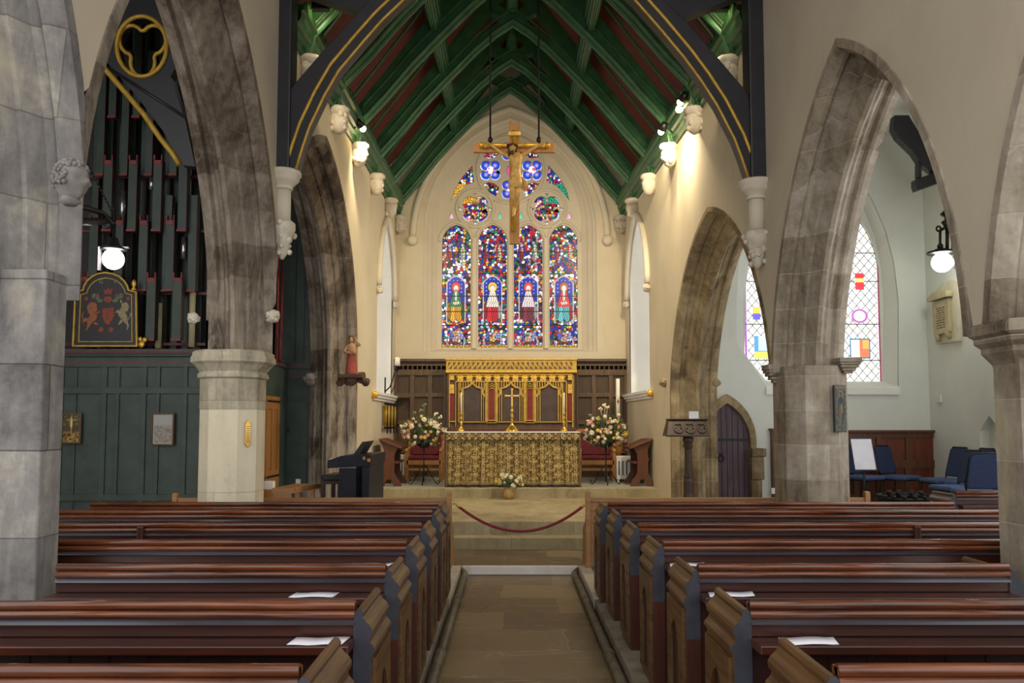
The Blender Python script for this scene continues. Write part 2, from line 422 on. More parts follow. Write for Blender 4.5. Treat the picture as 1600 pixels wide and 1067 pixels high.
class Arch:
    """half-curve: circle through spring, haunch and apex; n = inward offset"""
    def __init__(s, c, a, zs, mx, mz, za):
        s.c, s.a, s.zs = c, a, zs
        (x1, y1), (x2, y2), (x3, y3) = (a, zs), (mx, mz), (0, za)
        d = 2*(x1*(y2-y3)+x2*(y3-y1)+x3*(y1-y2))
        s.cx = ((x1*x1+y1*y1)*(y2-y3)+(x2*x2+y2*y2)*(y3-y1)+(x3*x3+y3*y3)*(y1-y2))/d
        s.cz = ((x1*x1+y1*y1)*(x3-x2)+(x2*x2+y2*y2)*(x1-x3)+(x3*x3+y3*y3)*(x2-x1))/d
        s.R = math.hypot(a-s.cx, zs-s.cz)
    def half(s, n, m=22):
        r = s.R-n; t0 = math.asin(max(-1, min(1, (s.zs-s.cz)/r))); t1 = math.acos(max(-1, min(1, -s.cx/r)))
        return [(s.cx+r*math.cos(t0+(t1-t0)*k/m), s.cz+r*math.sin(t0+(t1-t0)*k/m)) for k in range(m+1)]
    def curve(s, n, m=22):
        h = s.half(n, m); return [(s.c-x, z) for x, z in h]+[(s.c+x, z) for x, z in reversed(h)][1:]
    def z(s, Y):
        x = abs(Y-s.c)
        if x > s.a: return None
        return s.cz+math.sqrt(max(0, s.R**2-(x-s.cx)**2))
WT = .74
def side_x(side, Y, d): return (XR(Y)+d) if side > 0 else (XL(Y)-d)
AL = [Arch(3.0, 2.18, 2.6, 1.55, 4.72, 6.1), Arch(7.1, 2.18, 2.6, 1.55, 4.72, 6.1), Arch(11.4, 2.42, 2.6, 1.55, 4.80, 5.66)]
AR = [Arch(3.05, 1.95, 2.25, 1.2, 4.05, 5.0), Arch(7.10, 1.95, 2.25, 1.2, 4.10, 5.03), Arch(11.45, 2.42, 2.25, 1.62, 3.78, 4.68)]
def wall_side(side, arches, name, mat, Y0, Y1, top, base, holes=(), d1=WT):
    ys = list(np.linspace(Y0, Y1, int((Y1-Y0)/.09)+2)); bot = []
    for y in ys:
        zz = [a.z(y) for a in arches]; zz = [q for q in zz if q]
        bot.append((y, max(zz)-.02 if zz else base(y)))
    # vertical jamb where the last arch ends and the wall goes down to the floor
    poly = []
    for i, p in enumerate(bot):
        if i and abs(p[1]-bot[i-1][1]) > .8: poly.append((p[0]-.004, bot[i-1][1]))
        poly.append(p)
    poly += [(Y1, top), (Y0, top)]
    fn = lambda a, b, d: Vector((side_x(side, a, d), a, b))
    return struct(MB().prism(poly, 0, d1, fn, holes), name, mat)
def base_f(zs): return lambda y: zs if y < 13.5 else 0
WIN_L = lancet(15.75, 17.65, 2.25, 4.3, 5.75, 12); WIN_R = lancet(15.55, 17.6, 2.28, 4.35, 5.8, 12)
wall_side(-1, AL, 'wall_left_nave', 'wall_nave', .2, 9.3, 8.2, base_f(2.6))
wall_side(-1, AL, 'wall_left', 'wall_cream', 9.3, YE+.6, 6.5, base_f(2.6), [WIN_L])
wall_side(1, AR, 'wall_right_nave', 'wall_nave', .2, 9.42, 8.2, base_f(2.25))
wall_side(1, AR, 'wall_right', 'wall_cream', 9.42, YE+.6, 6.5, base_f(2.25), [WIN_R])

# ---------------- moulded stone arches
def arch_stone(side, A, N, mat, label, legs=(1, 1), floor=(2.4, 2.4), lim=(-9, 99)):
    T = WT
    prof = [(-.02, 0.02), (0, -.012), (.22, -.012), (.36, .10), (.36, .15), (.27, .19), (.33, .25), (.62, .33), (.62, .37), (.72, .395), (.80, .42), (1, .47)]
    prof = [(n*N, d*T if d > 0 else d) for n, d in prof]
    full = prof+[(n, T-d) for n, d in reversed(prof)]
    cl = lambda y: min(max(y, lim[0]), lim[1])
    cols = [A.curve(n) for n, d in full]; m = len(cols[0]); rows = []
    for i in range(m): rows.append([Vector((side_x(side, cl(cols[k][i][0]), full[k][1]), cl(cols[k][i][0]), cols[k][i][1])) for k in range(len(full))])
    if legs[1]: rows.append([Vector((p.x, p.y, floor[1])) for p in rows[-1]])
    if legs[0]: rows.insert(0, [Vector((p.x, p.y, floor[0])) for p in rows[0]])
    mb = MB(); mb.strip(rows, smooth=False)
    o = mb.build('stone_arch', mat, recalc=True); tag(o, label, 'arch', 'moulded arches of the two arcades')
    return o
arch_stone(-1, AL[0], .42, 'stone_near', 'grey moulded arch springing west from the big pier with the carved head', lim=(-9, 5.04))
arch_stone(-1, AL[1], .42, 'stone_dark', 'tall dark weathered arch framing the painted coat of arms', lim=(5.05, 9.12))
arch_stone(-1, AL[2], .42, 'stone_dark', 'dark brown arch above the digital piano and red robed statue', floor=(2.4, 0), lim=(9.13, 99))
arch_stone(1, AR[0], .32, 'stone_light', 'grey arch edge at the outer margin above the stone corbel by the memorial tablet', floor=(2.2, 2.2))
arch_stone(1, AR[1], .32, 'stone_light', 'pale grey arch opening onto the blue chairs and wall tablet', floor=(2.2, 2.2))
arch_stone(1, AR[2], .32, 'stone_warm', 'honey coloured arch opening onto the plank door behind the lectern', floor=(2.2, .2))

# ---------------- piers
def octo(cx, cy, hx, hy, ch): return [(cx-hx+ch, cy-hy), (cx+hx-ch, cy-hy), (cx+hx, cy-hy+ch), (cx+hx, cy+hy-ch), (cx+hx-ch, cy+hy), (cx-hx+ch, cy+hy), (cx-hx, cy+hy-ch), (cx-hx, cy-hy+ch)]
def rings(mb, cx, cy, prof, ch):
    """octagonal stack: prof = (half-width, z)"""
    rows = [[Vector((x, y, z)) for x, y in octo(cx, cy, h, h, h*ch)] for h, z in prof]
    mb.strip(rows, smooth=False, close=True); n = len(mb.v)-8*len(rows)
    mb.f += [tuple(n+k for k in reversed(range(8))), tuple(n+8*(len(rows)-1)+k for k in range(8))]; mb.sm += [False]*2
    return mb
p = thing('stone_pier', 'octagonal pier with whitewashed shaft and brass plaque in front of the organ', 'pillar', (-2.965, 8.92, 0), 'stone piers of the arcades')
rings(MB(), -2.965, 8.92, [(.30, 0), (.30, 2.02)], .5).build('shaft', 'stone_whitewash', p)
rings(MB(), -2.965, 8.92, [(.302, 1.80), (.305, 1.82), (.305, 2.12), (.33, 2.14), (.33, 2.17), (.31, 2.20), (.36, 2.27), (.395, 2.30), (.395, 2.35), (.38, 2.37), (.38, 2.40), (.36, 2.42)], .5).build('capital', 'stone_pale', p)
p = thing('stone_pier', 'massive grey pier at the aisle end with dark lower blocks and a carved head above', 'pillar', (-3.05, 5.0, 0), 'stone piers of the arcades')
NP = lambda e: [(-3.4-e, 4.81-e), (-2.70+e, 4.81-e), (-2.70+e, 5.04), (-2.80, 5.09), (-3.3, 5.09), (-3.4-e, 5.04)]
MB().prism(NP(.0), 0, 2.55, XYf(0)).build('shaft', 'stone_near', p, bevel=.012)
p = thing('stone_pier', 'pale chamfered pier carrying the dark icon panel', 'pillar', (3.24, 9.0, 0), 'stone piers of the arcades')
MB().prism(octo(3.24, 9.0, .33, .36, .16), 0, 2.26, XYf(0)).build('shaft', 'stone_light', p)
p = thing('stone_pier', 'grey pier at the outer edge with a moulded impost beside the memorial tablet', 'pillar', (3.3, 4.95, 0), 'stone piers of the arcades')
MB().prism(octo(3.32, 4.88, .40, .21, .08), 0, 2.08, XYf(0)).build('shaft', 'stone_light', p)
mb = MB(); rows = []
for e, z in [(-.03, 1.86), (.0, 2.0), (.06, 2.07), (.06, 2.10), (.10, 2.13), (.10, 2.16), (.13, 2.18), (.13, 2.23), (.11, 2.25)]:
    rows.append([Vector((x, y, z)) for x, y in octo(3.32, 4.90, .40+e*.7, .22+e*.7, .1)])
mb.strip(rows, smooth=False, close=True); mb.f.append(tuple(range(8*(len(rows)-1), 8*len(rows)))); mb.sm.append(False)
mb.build('impost', 'stone_light', p)

# ---------------- carved stops and corbels
def head_fn(seed):
    rs = random.Random(seed)
    ph = [rs.uniform(0, 6) for _ in range(4)]
    return lambda d: 1+.05*math.sin(9*d.x+ph[0])*math.sin(9*d.z+ph[1])+.04*math.sin(15*d.y+ph[2])
def boss(name, c, r, label, mat, seed, group=None, wallx=None):
    mb = MB(); rs = random.Random(seed); c = Vector(c)
    mb.ball(c, r*.8, 14, (1, 1, 1.05), head_fn(seed))
    for k in range(16):
        a = rs.uniform(0, TAU); h = rs.uniform(-.8, .8); q = math.sqrt(1-h*h)
        mb.ball(c+Vector((q*math.cos(a), q*math.sin(a), h))*r*.75, r*rs.uniform(.22, .36), 8, (1, 1, .8))
    o = mb.build(name, mat); tag(o, label, 'carving', group); return o
def carved_head(c, r, face, label, mat):
    """face: horizontal direction the face looks"""
    c = Vector(c); fz = Vector((0, 0, 1)); f = Vector((face[0], face[1], 0)).normalized(); s = f.cross(fz)
    t = thing('stone_bust', label, 'carving', c)
    def fn(x, y, z): return c+s*x*r+f*y*r+fz*z*r
    mb = MB(); vs = []; fs = []; n = 28; h = 24
    for i in range(h+1):
        th = PI*i/h
        for k in range(n):
            a = TAU*k/n; x, y, z = math.sin(th)*math.sin(a), math.sin(th)*math.cos(a), math.cos(th)
            jaw = 1-.30*max(0, -z)**1.5; X = x*.78*jaw; Y_ = y*.88*(1-.12*max(0, -z)); Z = z*1.08
            g = lambda px, pz, w, q: q*math.exp(-((x-px)**2+(z-pz)**2)/w) if y > 0 else 0
            Y_ += g(0, -.14, .018, .40)+g(0, .05, .015, .22)+g(0, -.80, .03, .16)-g(.30, .08, .022, .26)-g(-.30, .08, .022, .26)+g(.3, .28, .02, .10)+g(-.3, .28, .02, .10)+g(.3, .08, .006, .10)+g(-.3, .08, .006, .10)
            Y_ += g(0, -.45, .010, .15)-g(0, -.53, .004, .12)+g(0, -.60, .008, .12)+g(.38, -.28, .05, .05)+g(-.38, -.28, .05, .05)
            vs.append(fn(X, Y_, Z))
    for i in range(h):
        for k in range(n): q = (k+1) % n; fs.append((i*n+k, (i+1)*n+k, (i+1)*n+q, i*n+q))
    mb.add(vs, fs, True); mb.ball(fn(-.78, .0, -.05), r*.2, 8, (.6, .9, 1.4)); mb.ball(fn(.78, .0, -.05), r*.2, 8, (.6, .9, 1.4))
    mb.lathe([(r*.42, 0), (r*.5, -r*.25), (r*.3, -r*.45)], fn(0, -.05, -.8), 12)
    mb.build('face', mat, t)
    mb = MB(); rs = random.Random(3)
    for k in range(190):
        a = rs.uniform(.36*PI, 1.64*PI) if rs.random() < .7 else rs.uniform(0, TAU); zz = rs.uniform(-.25, 1.0) if not (a < .32*PI or a > 1.68*PI) else rs.uniform(.55, 1)
        q = math.sqrt(max(0, 1-zz*zz)); mb.ball(fn(.84*q*math.sin(a), .92*q*math.cos(a), 1.1*zz), r*rs.uniform(.09, .14), 6, (1, 1, 1))
    mb.build('curled_hair', mat, t)
    return t
q = PX(112, 283, -2.55); carved_head((q.x, q.y, q.z), .115, (.93, -.40), 'carved stone head with curls on the big grey pier above the lamp bracket', 'carved_grey')
boss('carved_boss', PX(427, 494, -2.56), .085, 'pale leafy carved boss at the springing over the whitewashed pier', 'carved_stone', 4, 'carved leaf bosses')
q = PX(302, 497, -3.25); boss('carved_boss', q, .07, 'small pale carved knob between organ pipes and whitewashed pier', 'carved_stone', 9, 'carved leaf bosses')
boss('carved_boss', PW(560, 588, -1)+Vector((.04, 0, 0)), .09, 'dark weathered carved boss beside the statue bracket', 'brown_bracket', 11, 'carved leaf bosses')
q = P(484, 592, 13.45); boss('carved_boss', q, .12, 'grey carved boss against the green organ wall behind the piano', 'carved_grey', 12, 'carved leaf bosses')
boss('carved_boss', PW(1040, 598, 1)+Vector((-.03, 0, 0)), .09, 'worn carved stop beside the gilded window ledge end', 'stone_warm', 13, 'carved leaf bosses')
boss('carved_boss', P(1119, 598, 13.4), .08, 'worn carved stop just above the arched door surround', 'stone_warm', 14, 'carved leaf bosses')
def impost(c, w, h, label):
    mb = MB(); c = Vector(c)
    for k, (e, z0, z1) in enumerate([(1, .70, 1), (.92, .55, .70), (.8, .36, .55), (.6, .16, .36), (.4, 0, .16)]):
        mb.box(c.x-w*e, c.x+w*e, c.y-w*e, c.y+w*e, c.z+h*(z0-1), c.z+h*z1-h)
    tag(mb.build('impost_block', 'stone_light', bevel=.008), label, 'corbel', 'moulded imposts on the pale pier')
impost((2.93, 9.12, 2.30), .13, .20, 'moulded stone impost on the chancel side of the icon pier')
impost((3.54, 8.72, 2.34), .12, .16, 'moulded stone impost on the chapel side above the icon panel')
# ================================================================== EAST WALL AND WINDOW
def at(Y): return lambda px, py: (lambda v: (v.x, v.z))(P(px, py, Y))
a1 = at(YE)
def plan(px0, px1, pyb, pys, pya, Y, n=14):
    x0, zb = at(Y)(px0, pyb); x1, _ = at(Y)(px1, pyb); _, zs = at(Y)(px0, pys); _, za = at(Y)(px0, pya)
    return lancet(x0, x1, zb, zs, za, n)
rec = plan(659, 935, 550, 362, 184, YE)
YG = YE+.42
frm = plan(683, 909, 546, 352, 206, YG)
gab = [(-3.4, 0), (3.4, 0), (3.4, 6.5), (.05, 10.6), (-3.4, 6.5)]
struct(MB().prism(gab, 0, .62, XZ(YE), [rec]), 'wall_east', 'wall_cream')
mb = MB(); N = len(rec); m = 5
rows = []
for k, (t, y) in enumerate([(0, 0), (.08, .0), (.10, .06), (.30, .12), (.32, .17), (.60, .26), (.64, .30), (1, .42)]):
    rows.append([Vector((rec[i][0]*(1-t)+frm[i][0]*t, YE+y-.004, rec[i][1]*(1-t)+frm[i][1]*t)) for i in range(N)])
mb.strip(rows, smooth=False, close=True); struct(mb, 'trim_2', 'plaster_white')
# hood mould with its two round stops
h0 = plan(645, 949, 372, 372, 170, YE)[2:]; pts = [Vector((x, YE-.05, z)) for x, z in h0]
e = thing('hood_mould', 'cream hood mould with ball stops arching over the great stained window', 'moulding', (0, YE, 4))
MB().tube([q+Vector((0, .03, 0)) for q in pts], .075, 8).build('moulding', 'plaster_white', e)
for q in (pts[0], pts[-1]): MB().ball(q+Vector((0, -.02, -.06)), .12, 12).build('stop', 'plaster_white', e)
# tracery
W1 = bpy.data.objects.new('window_1', None); COL.objects.link(W1); W1.location = (0, YG, 3); ORG[W1] = Vector((0, YG, 3)); W1['kind'] = 'structure'
W1['label'] = 'great four-light stained glass window with tracery above the altar'
aG = at(YG)
def pxl(pts): return [aG(x, y) for x, y in pts]
def cpx(cx, cy, r, n=24): return pxl([(cx+r*math.cos(TAU*k/n), cy+r*math.sin(TAU*k/n)) for k in range(n)])
def fpx(cx, cy, r, a0=PI/4): return pxl(foil(cx, cy, r, 4, a0))
LIGHTS = [(690, 735), (747, 792), (803, 848), (859, 903)]
holes = []
for x0, x1 in LIGHTS: holes.append(plan(x0, x1, 543, 378, 351, YG, 10))
mir = lambda pts: [(1595-x, y) for x, y in pts]
for cx in (742.5, 854.5):
    holes.append(fpx(cx, 326, 23)); 
    for dx, dy in ((0, -22), (0, 22), (-23, 0), (23, 0)): holes.append(pxl([(cx+dx-3.4, 326+dy-(2 if dy else 3)), (cx+dx+3.4, 326+dy-(2 if dy else -0)), (cx+dx, 326+dy+3)]))
holes += [fpx(766, 266, 18.5), fpx(831, 266, 18.5), fpx(798.5, 296, 17), cpx(798.5, 266, 8)]
holes += [fpx(798.5, 236, 17)]
tri_b = [(755, 287), (763, 284), (772, 286), (780, 292), (778, 300), (775, 307), (764, 300)]
holes += [pxl(tri_b), pxl([(1597-x, y) for x, y in tri_b])]
tri_t = [(755, 245), (764, 248), (772, 246), (780, 240), (778, 232), (775, 225), (764, 232)]
holes += [pxl(tri_t), pxl([(1597-x, y) for x, y in tri_t])]
sp = [(738, 258), (741, 284), (725, 291), (715, 302), (705, 314), (710, 296), (720, 278)]
holes += [pxl(sp), pxl(mir(sp))]
for cx in (705, 781, 814, 890): holes.append(pxl([(cx-4, 342), (cx, 331), (cx+4, 341)]))
frm2 = plan(679, 913, 549, 350, 201, YG)
MB().prism(frm2, 0, .10, XZ(YG), holes).build('tracery', 'plaster_white', W1)
mb = MB()
for x in (741, 797.5, 853.5):
    xx, z0 = aG(x, 545); _, z1 = aG(x, 372); mb.box(xx-.045, xx+.045, YG-.09, YG+.02, z0, z1)
for (x0, x1) in LIGHTS:
    pts = plan(x0-3, x1+3, 378, 378, 347, YG, 10)[2:]; mb.tube([Vector((x, YG-.02, z)) for x, z in pts], .035, 6)
for cx, cy, r in ((742.5, 326, 29), (854.5, 326, 29), (797.5, 266, 52)):
    mb.tube([Vector((x, YG-.02, z)) for x, z in cpx(cx, cy, r, 40)], .035, 6, close=True)
mb.build('mullions', 'plaster_white', W1, bevel=.01)
# glass
def PAL(h, h2, w):
    """pick a colour per cell from weighted palette"""
    cs = np.array([[.85, .85, .80], [.50, .02, .03], [.02, .04, .34], [.02, .20, .09], [.70, .42, .05], [.30, .42, .62], [.02, .015, .02], [.60, .22, .26], [.20, .03, .15]])
    w = np.array(w)/sum(w); idx = np.searchsorted(np.cumsum(w), np.clip(h, 0, .9999)); c = cs[np.clip(idx, 0, 8)]
    return c*(.75+.5*h2[..., None])
def ell(X, Y, cx, cy, rx, ry): return ((X-cx)/rx)**2+((Y-cy)/ry)**2 < 1
LC = [((.05, .22, .10), (.80, .42, .05), (.7, .06, .04)), ((.75, .70, .60), (.66, .03, .05), (.85, .55, .06)),
      ((.70, .62, .66), (.25, .05, .08), (.72, .07, .06)), ((.72, .05, .06), (.16, .55, .58), (.40, .12, .05))]
def light_col(i):
    top, bot, halo = LC[i]
    def f(U, V):
        X = U*48-1.5; Y = 545-V*197     # pixel frame: x 0..45, y 348..545
        h, h2, e = vcells(X, Y, 4.2, 20+i); C = PAL(h, h2, [2.1, 2.6, 2.5, 1.4, 1.2, .8, 1.5, .6, .9])
        lead = e < .16
        big = (Y > 428) & (Y < 505) & (X > 7) & (X < 38)
        nt = 433+np.abs(X-22.5)**1.8*.085   # niche head
        inn = big & (Y > nt) & (X > 9) & (X < 36); rim = big & (Y > nt-2.2) & ~inn
        C[rim] = (.48, .46, .44); C[inn] = (.02, .04, .34); lead = lead & ~big
        dots = (np.mod(X, 6) < 1.6) & (np.mod(Y+i*2, 6) < 1.6) & inn & (Y < 462); C[dots] = (.45, .45, .75)
        low = inn & (Y > 472); hh, hh2, ee = vcells(X, Y, 3.4, 40+i); CL = PAL(hh, hh2, [1, 2, 1, 2, 1, .3, 2, .4, 1]); C[low] = CL[low]
        for (cx, cy, rx, ry, col) in ((22.5, 449, 6.8, 7.4, halo), (22.5, 484, 10, 8, bot), (17.5, 491, 5.6, 12, bot), (27, 490, 5.6, 13, tuple(.75*q for q in bot)), (11.5, 486, 3, 13, tuple(.45*q for q in bot)), (33.5, 488, 2.6, 11, tuple(.5*q for q in top))):
            mk = ell(X, Y, cx, cy, rx, ry) & inn; ed = ell(X, Y, cx, cy, rx+.7, ry+.7) & ~mk & inn; C[ed] = C[ed]*.25; C[mk] = col
        wd = 4.5+(Y-456)*.27; mk = (np.abs(X-22.5) < wd) & (Y > 456) & (Y < 480); C[mk] = top; C[mk & (np.abs(X-22.5) < 1.8) & (Y < 470)] = (.7, .66, .6)
        ed = (np.abs(np.abs(X-22.5)-wd) < .5) & (Y > 456) & (Y < 480); C[ed] = .02
        mk = (np.abs(X-23-(Y-474)*.6) < 5.5) & (np.abs(Y-474+(X-22.5)*.18) < 2.2); C[mk] = (.66, .60, .52)
        mk = ell(X, Y, 22.5, 451, 3.5, 4.8); C[mk] = (.78, .66, .56); C[ell(X, Y, 22.5, 454.5, 2.6, 2.2) & (i in (0, 2))] = (.35, .25, .18); C[(ell(X, Y, 22.5, 448.5, 4.0, 3.4)) & ~mk] = (.25, .14, .06)
        fold = inn & (Y > 458) & (np.mod(X*1.1+np.sin(Y*.25+i)*2.5, 4) < 1); C[fold] = C[fold]*.3
        for cx, c1, c2 in ((12, (.45, .03, .05), (.03, .05, .36)), (33, (.66, .56, .34), (.46, .03, .04)) if i % 2 else (33, (.66, .62, .52), (.03, .2, .09))):
            for (x, y, rx, ry, col) in ((cx, 393, 5.4, 13, c2), (cx, 397, 3.2, 11, c1), (cx-1.6, 401, 1.3, 8, tuple(.5*q for q in c1)), (cx+1.2, 391, 2.0, 2.6, (.6, .5, .42)), (cx, 384, 2.0, 2.6, (.75, .62, .52))):
                mk = ell(X, Y, x, y, rx, ry); C[mk] = col
        rr = np.hypot((X-22.5), (Y-534)*1.05); mk = (rr > 12.5) & (rr < 15.5) & (Y < 539); C[mk] = (.55, .52, .56); C[mk & (np.mod(np.arctan2(Y-534, X-22.5)*6, 1) < .2)] = .02
        for (x, y, rx, ry, col) in ((22.5, 530, 6, 4, (.60, .34, .28) if i != 1 else (.62, .5, .12)), (25, 525, 2.2, 4.5, (.62, .45, .36)), (15, 525, 3, 6, (.12, .16, .5)), (31, 525, 3, 6, (.3, .34, .6)), (22, 536, 9, 2, (.16, .07, .05))):
            mk = ell(X, Y, x, y, rx, ry); C[mk] = col
        C[Y > 539] = (.55, .34, .04); C[lead] = .015
        for y in (394, 428, 463, 487, 509): C[np.abs(Y-y) < .7] = .01
        return C**1.12*.74
    return f
YP = YG+.07
for i, (x0, x1) in enumerate(LIGHTS):
    xa, zb = at(YP)(x0-1.5, 545); xb, zt = at(YP)(x1+1.5, 348)
    grid_picture('stained_pane', 'stained_glass', W1, lambda u, v, xa=xa, xb=xb, zb=zb, zt=zt: Vector((xa+(xb-xa)*u, YP, zb+(zt-zb)*v)), 110, 420, light_col(i))
def trac_col(U, V):
    X = 690+U*215; Y = 350-V*145
    h, h2, e = vcells(X, Y, 3.6, 77); C = PAL(h, h2, [2.6, 2.6, 2.4, 1, 1, .6, 1.2, .8, .8]); lead = e < .18
    C[lead] = .015
    for cx, cy, r, dr in ((766, 266, 18.5, 1), (831, 266, 18.5, 1), (798.5, 296, 17, 1), (798.5, 236, 17, 1)):
        for k in range(4):
            a = PI/4+k*PI/2; x, y = cx+r*.54*math.cos(a), cy+r*.54*math.sin(a); d = np.hypot(X-x, Y-y)
            C[d < 9] = (.60, .64, .8); C[d < 7.6] = (.03, .06, .42); C[d < 3.4] = (.10, .22, .75); C[d < 1.6] = (.8, .3, .3)
        d = np.hypot(X-cx, Y-cy); C[d < 6] = (.85, .8, .78); C[(d < 6) & (h < .4)] = (.6, .12, .2)
    for s in (1, -1):
        k = (X-797.5)*s
        g = (k > 50) & (Y < 318) & (Y > 255); C[g & (Y > 288)] = np.array((.75, .42, .04) if s < 0 else (.03, .34, .22))
        C[g & lead] = .02
        q = (np.hypot(X-(797.5+s*55), Y-326) > 22) & (np.hypot(X-(797.5+s*55), Y-326) < 29); C[q] = (.55, .6, .85)
    t = Y > 329; sm = t & ((np.abs(X-705) < 6) | (np.abs(X-890) < 6)); C[sm] = (.7, .4, .6); sm = t & ((np.abs(X-781) < 6) | (np.abs(X-814) < 6)); C[sm] = (.15, .55, .38)
    d = np.hypot(X-798.5, Y-266); C[d < 8] = (.5, .1, .2)
    return C**1.1*.78
xa, zb = at(YP)(690, 350); xb, zt = at(YP)(905, 205)
grid_picture('tracery_pane', 'stained_glass', W1, lambda u, v: Vector((xa+(xb-xa)*u, YP, zb+(zt-zb)*v)), 330, 240, trac_col)

# ---------------- chancel side windows (daylight through the splays)
for nm, side, out, lab in (('window_3', -1, WIN_L, 'tall deep-set lancet behind the candle bracket'), ('window_4', 1, WIN_R, 'tall deep-set lancet above the gilded ledge end')):
    w = bpy.data.objects.new(nm, None); COL.objects.link(w); x = side_x(side, 16.6, .5); w.location = (x, 16.6, 3); ORG[w] = Vector((x, 16.6, 3)); w['kind'] = 'structure'; w['label'] = lab
    mb = MB(); inner = [((a-16.6)*.97+16.6, 3.9+(b-3.9)*.98) for a, b in out]
    mb.strip([[Vector((side_x(side, a, -.003), a, b)) for a, b in out], [Vector((side_x(side, a, .02), a, b)) for a, b in out], [Vector((side_x(side, a, WT-.12), a, b)) for a, b in inner]], smooth=False, close=True)
    mb.build('reveal', 'white_paint', w)
    mb = MB(); z0 = min(b for a, b in out); 
    for yy in (16.15, 16.6, 17.05): mb.box(*sorted((side_x(side, 16.6, WT-.16), side_x(side, 16.6, WT-.10))), yy-.02, yy+.02, z0, 5.2)
    for zz in (3.0, 3.6, 4.2): mb.box(*sorted((side_x(side, 16.6, WT-.15), side_x(side, 16.6, WT-.11))), 15.7, 17.6, zz-.012, zz+.012)
    mb.build('glazing_bar', 'iron', w)
    hd = lancet(out[0][0]-.07, out[1][0]+.07, 4.2, 4.3, max(b for a, b in out)+.09, 12)[2:]
    mb = MB(); mb.tube([Vector((side_x(side, a, -.04), a, b)) for a, b in hd], .06, 8); mb.build('hood', 'plaster_white', w)
    for a, b in (hd[0], hd[-1]): boss('window_stop', (side_x(side, a, -.05), a, b-.1), .09, {(-1, 0): 'pale carved stop on the near side of the candle-bracket window', (-1, 1): 'pale carved stop by the far corner of the candle-bracket window', (1, 0): 'pale carved stop on the far side of the gilded-ledge window', (1, 1): 'pale carved stop on the near side of the gilded-ledge window'}[(side, int((a < 16.6) == (side > 0)))], 'carved_stone', int(a*10), 'carved stops of the side windows')
    # ledge
    t = thing('window_ledge', 'white moulded ledge below the ' + ('candle bracket window' if side < 0 else 'window, with paschal candle in front'), 'ledge', (x, 16.4, z0))
    y0 = 15.3
    mb = MB()
    for pr, za, zb_ in ((.11, -.05, 0), (.08, -.10, -.05), (.04, -.15, -.10)):
        mb.prism([(y0, za), (17.9, za), (17.9, zb_), (y0, zb_)], -.3, .0, lambda a, b, d, pr=pr: Vector((side_x(side, a, d if d < 0 else d)*1 if False else (side_x(side, a, -pr) if d < -.1 else side_x(side, a, .02)), a, z0+b)))
    mb.build('shelf_moulding', 'white_paint', t)
    MB().ball((side_x(side, y0, -.05), y0-.03, z0-.06), .07, 12, (1, .8, 1), head_fn(5)).build('gilded_end', 'gold', t)

# ================================================================== CHANCEL ROOF
W0 = 2.62
def roof_z(x): return 6.72+(W0-abs(x))*(10.2-6.72)/W0
RIB = [(2.45, 6.16), (2.38, 6.5), (2.0, 6.95), (1.6, 7.46), (1.18, 7.93), (.65, 8.50), (.3, 8.82), (0, 9.02)]
def rib_curve(cxl, cxr):
    L = [(-x*(-cxl)/2.5, z) for x, z in RIB]; R = [(x*cxr/2.5, z) for x, z in RIB]
    return L, R
kite = [(0, 9.74), (.27, 9.36), (0, 9.22), (-.27, 9.36)]; triL = [(-.2, 9.10), (-.42, 9.20), (-.80, 8.74), (-.72, 8.68)]
RY = [10.1, 11.75, 13.3, 14.95, 16.6, 17.98]
RL = ['frontmost green arched roof rib just behind the black truss', 'second green arched roof rib behind the black truss', 'third green arched roof rib, above the lit spotlights', 'fourth green arched roof rib, over the hanging crucifix cross', 'fifth green arched roof rib, last but one before the window wall', 'rearmost green roof rib, pale wall showing through its pierced apex']
for i, y in enumerate(RY):
    t = thing('roof_rib', RL[i], 'roof rib', (0.05, y, 6.2), 'green arched ribs of the painted roof')
    l, r_ = XL(y), XR(y); c = (l+r_)/2; hw = (r_-l)/2
    k = hw/2.5; cur = [(c-x*k, z) for x, z in RIB]+[(c+x*k, z) for x, z in reversed(RIB)][1:]
    top = [(c+hw, 6.16), (c+hw, 6.72), (c, 10.15), (c-hw, 6.72), (c-hw, 6.16)]
    poly = cur+top[0:]
    hs = [[(c+x, z) for x, z in kite], [(c+x, z) for x, z in triL], [(c-x, z) for x, z in reversed(triL)]]
    MB().prism(poly, -.09, .09, XZ(y), hs).build('arched_plate', 'green', t, bevel=.012)
    mb = MB()
    mb.tube([Vector((a, y-.10, b+.05)) for a, b in cur], .028, 6); mb.build('edge_moulding', 'green', t)
    mb = MB(); mb.tube([Vector((c+(a-c)*1.0, y-.10, b+.26)) for a, b in cur[1:-1]], .018, 6); mb.build('upper_moulding', 'green', t)
    mb = MB(); mb.tube([Vector((a, y, b-.01)) for a, b in cur], .045, 8); mb.build('roll_moulding', 'green', t)
ce = tag(MB().prism([(-3.3, 6.72), (0.04, 10.2), (3.3, 6.72), (3.5, 6.9), (.04, 10.45), (-3.5, 6.9)], 0, 9.0, XZ(9.45)).build('ceiling', 'red_board'), kind='structure')
mb = MB()
for s in (-1, 1):
    for y in [(a+b)/2+q*(b-a)*.17 for a, b in zip(RY, RY[1:]) for q in (-1, 1)]:
        if min(abs(y-q) for q in RY) < .25: continue
        c = (XL(y)+XR(y))/2
        mb.add([Vector((c+s*x, y+dy, roof_z(x)-dz)) for dy in (-.028, .028) for x, dz in ((.05, .0), (.05, .05), (2.6, .05), (2.6, .0))], [(0, 1, 2, 3), (7, 6, 5, 4), (1, 5, 6, 2), (0, 4, 5, 1), (3, 2, 6, 7)])
mb.build('rafters', 'green', ce)
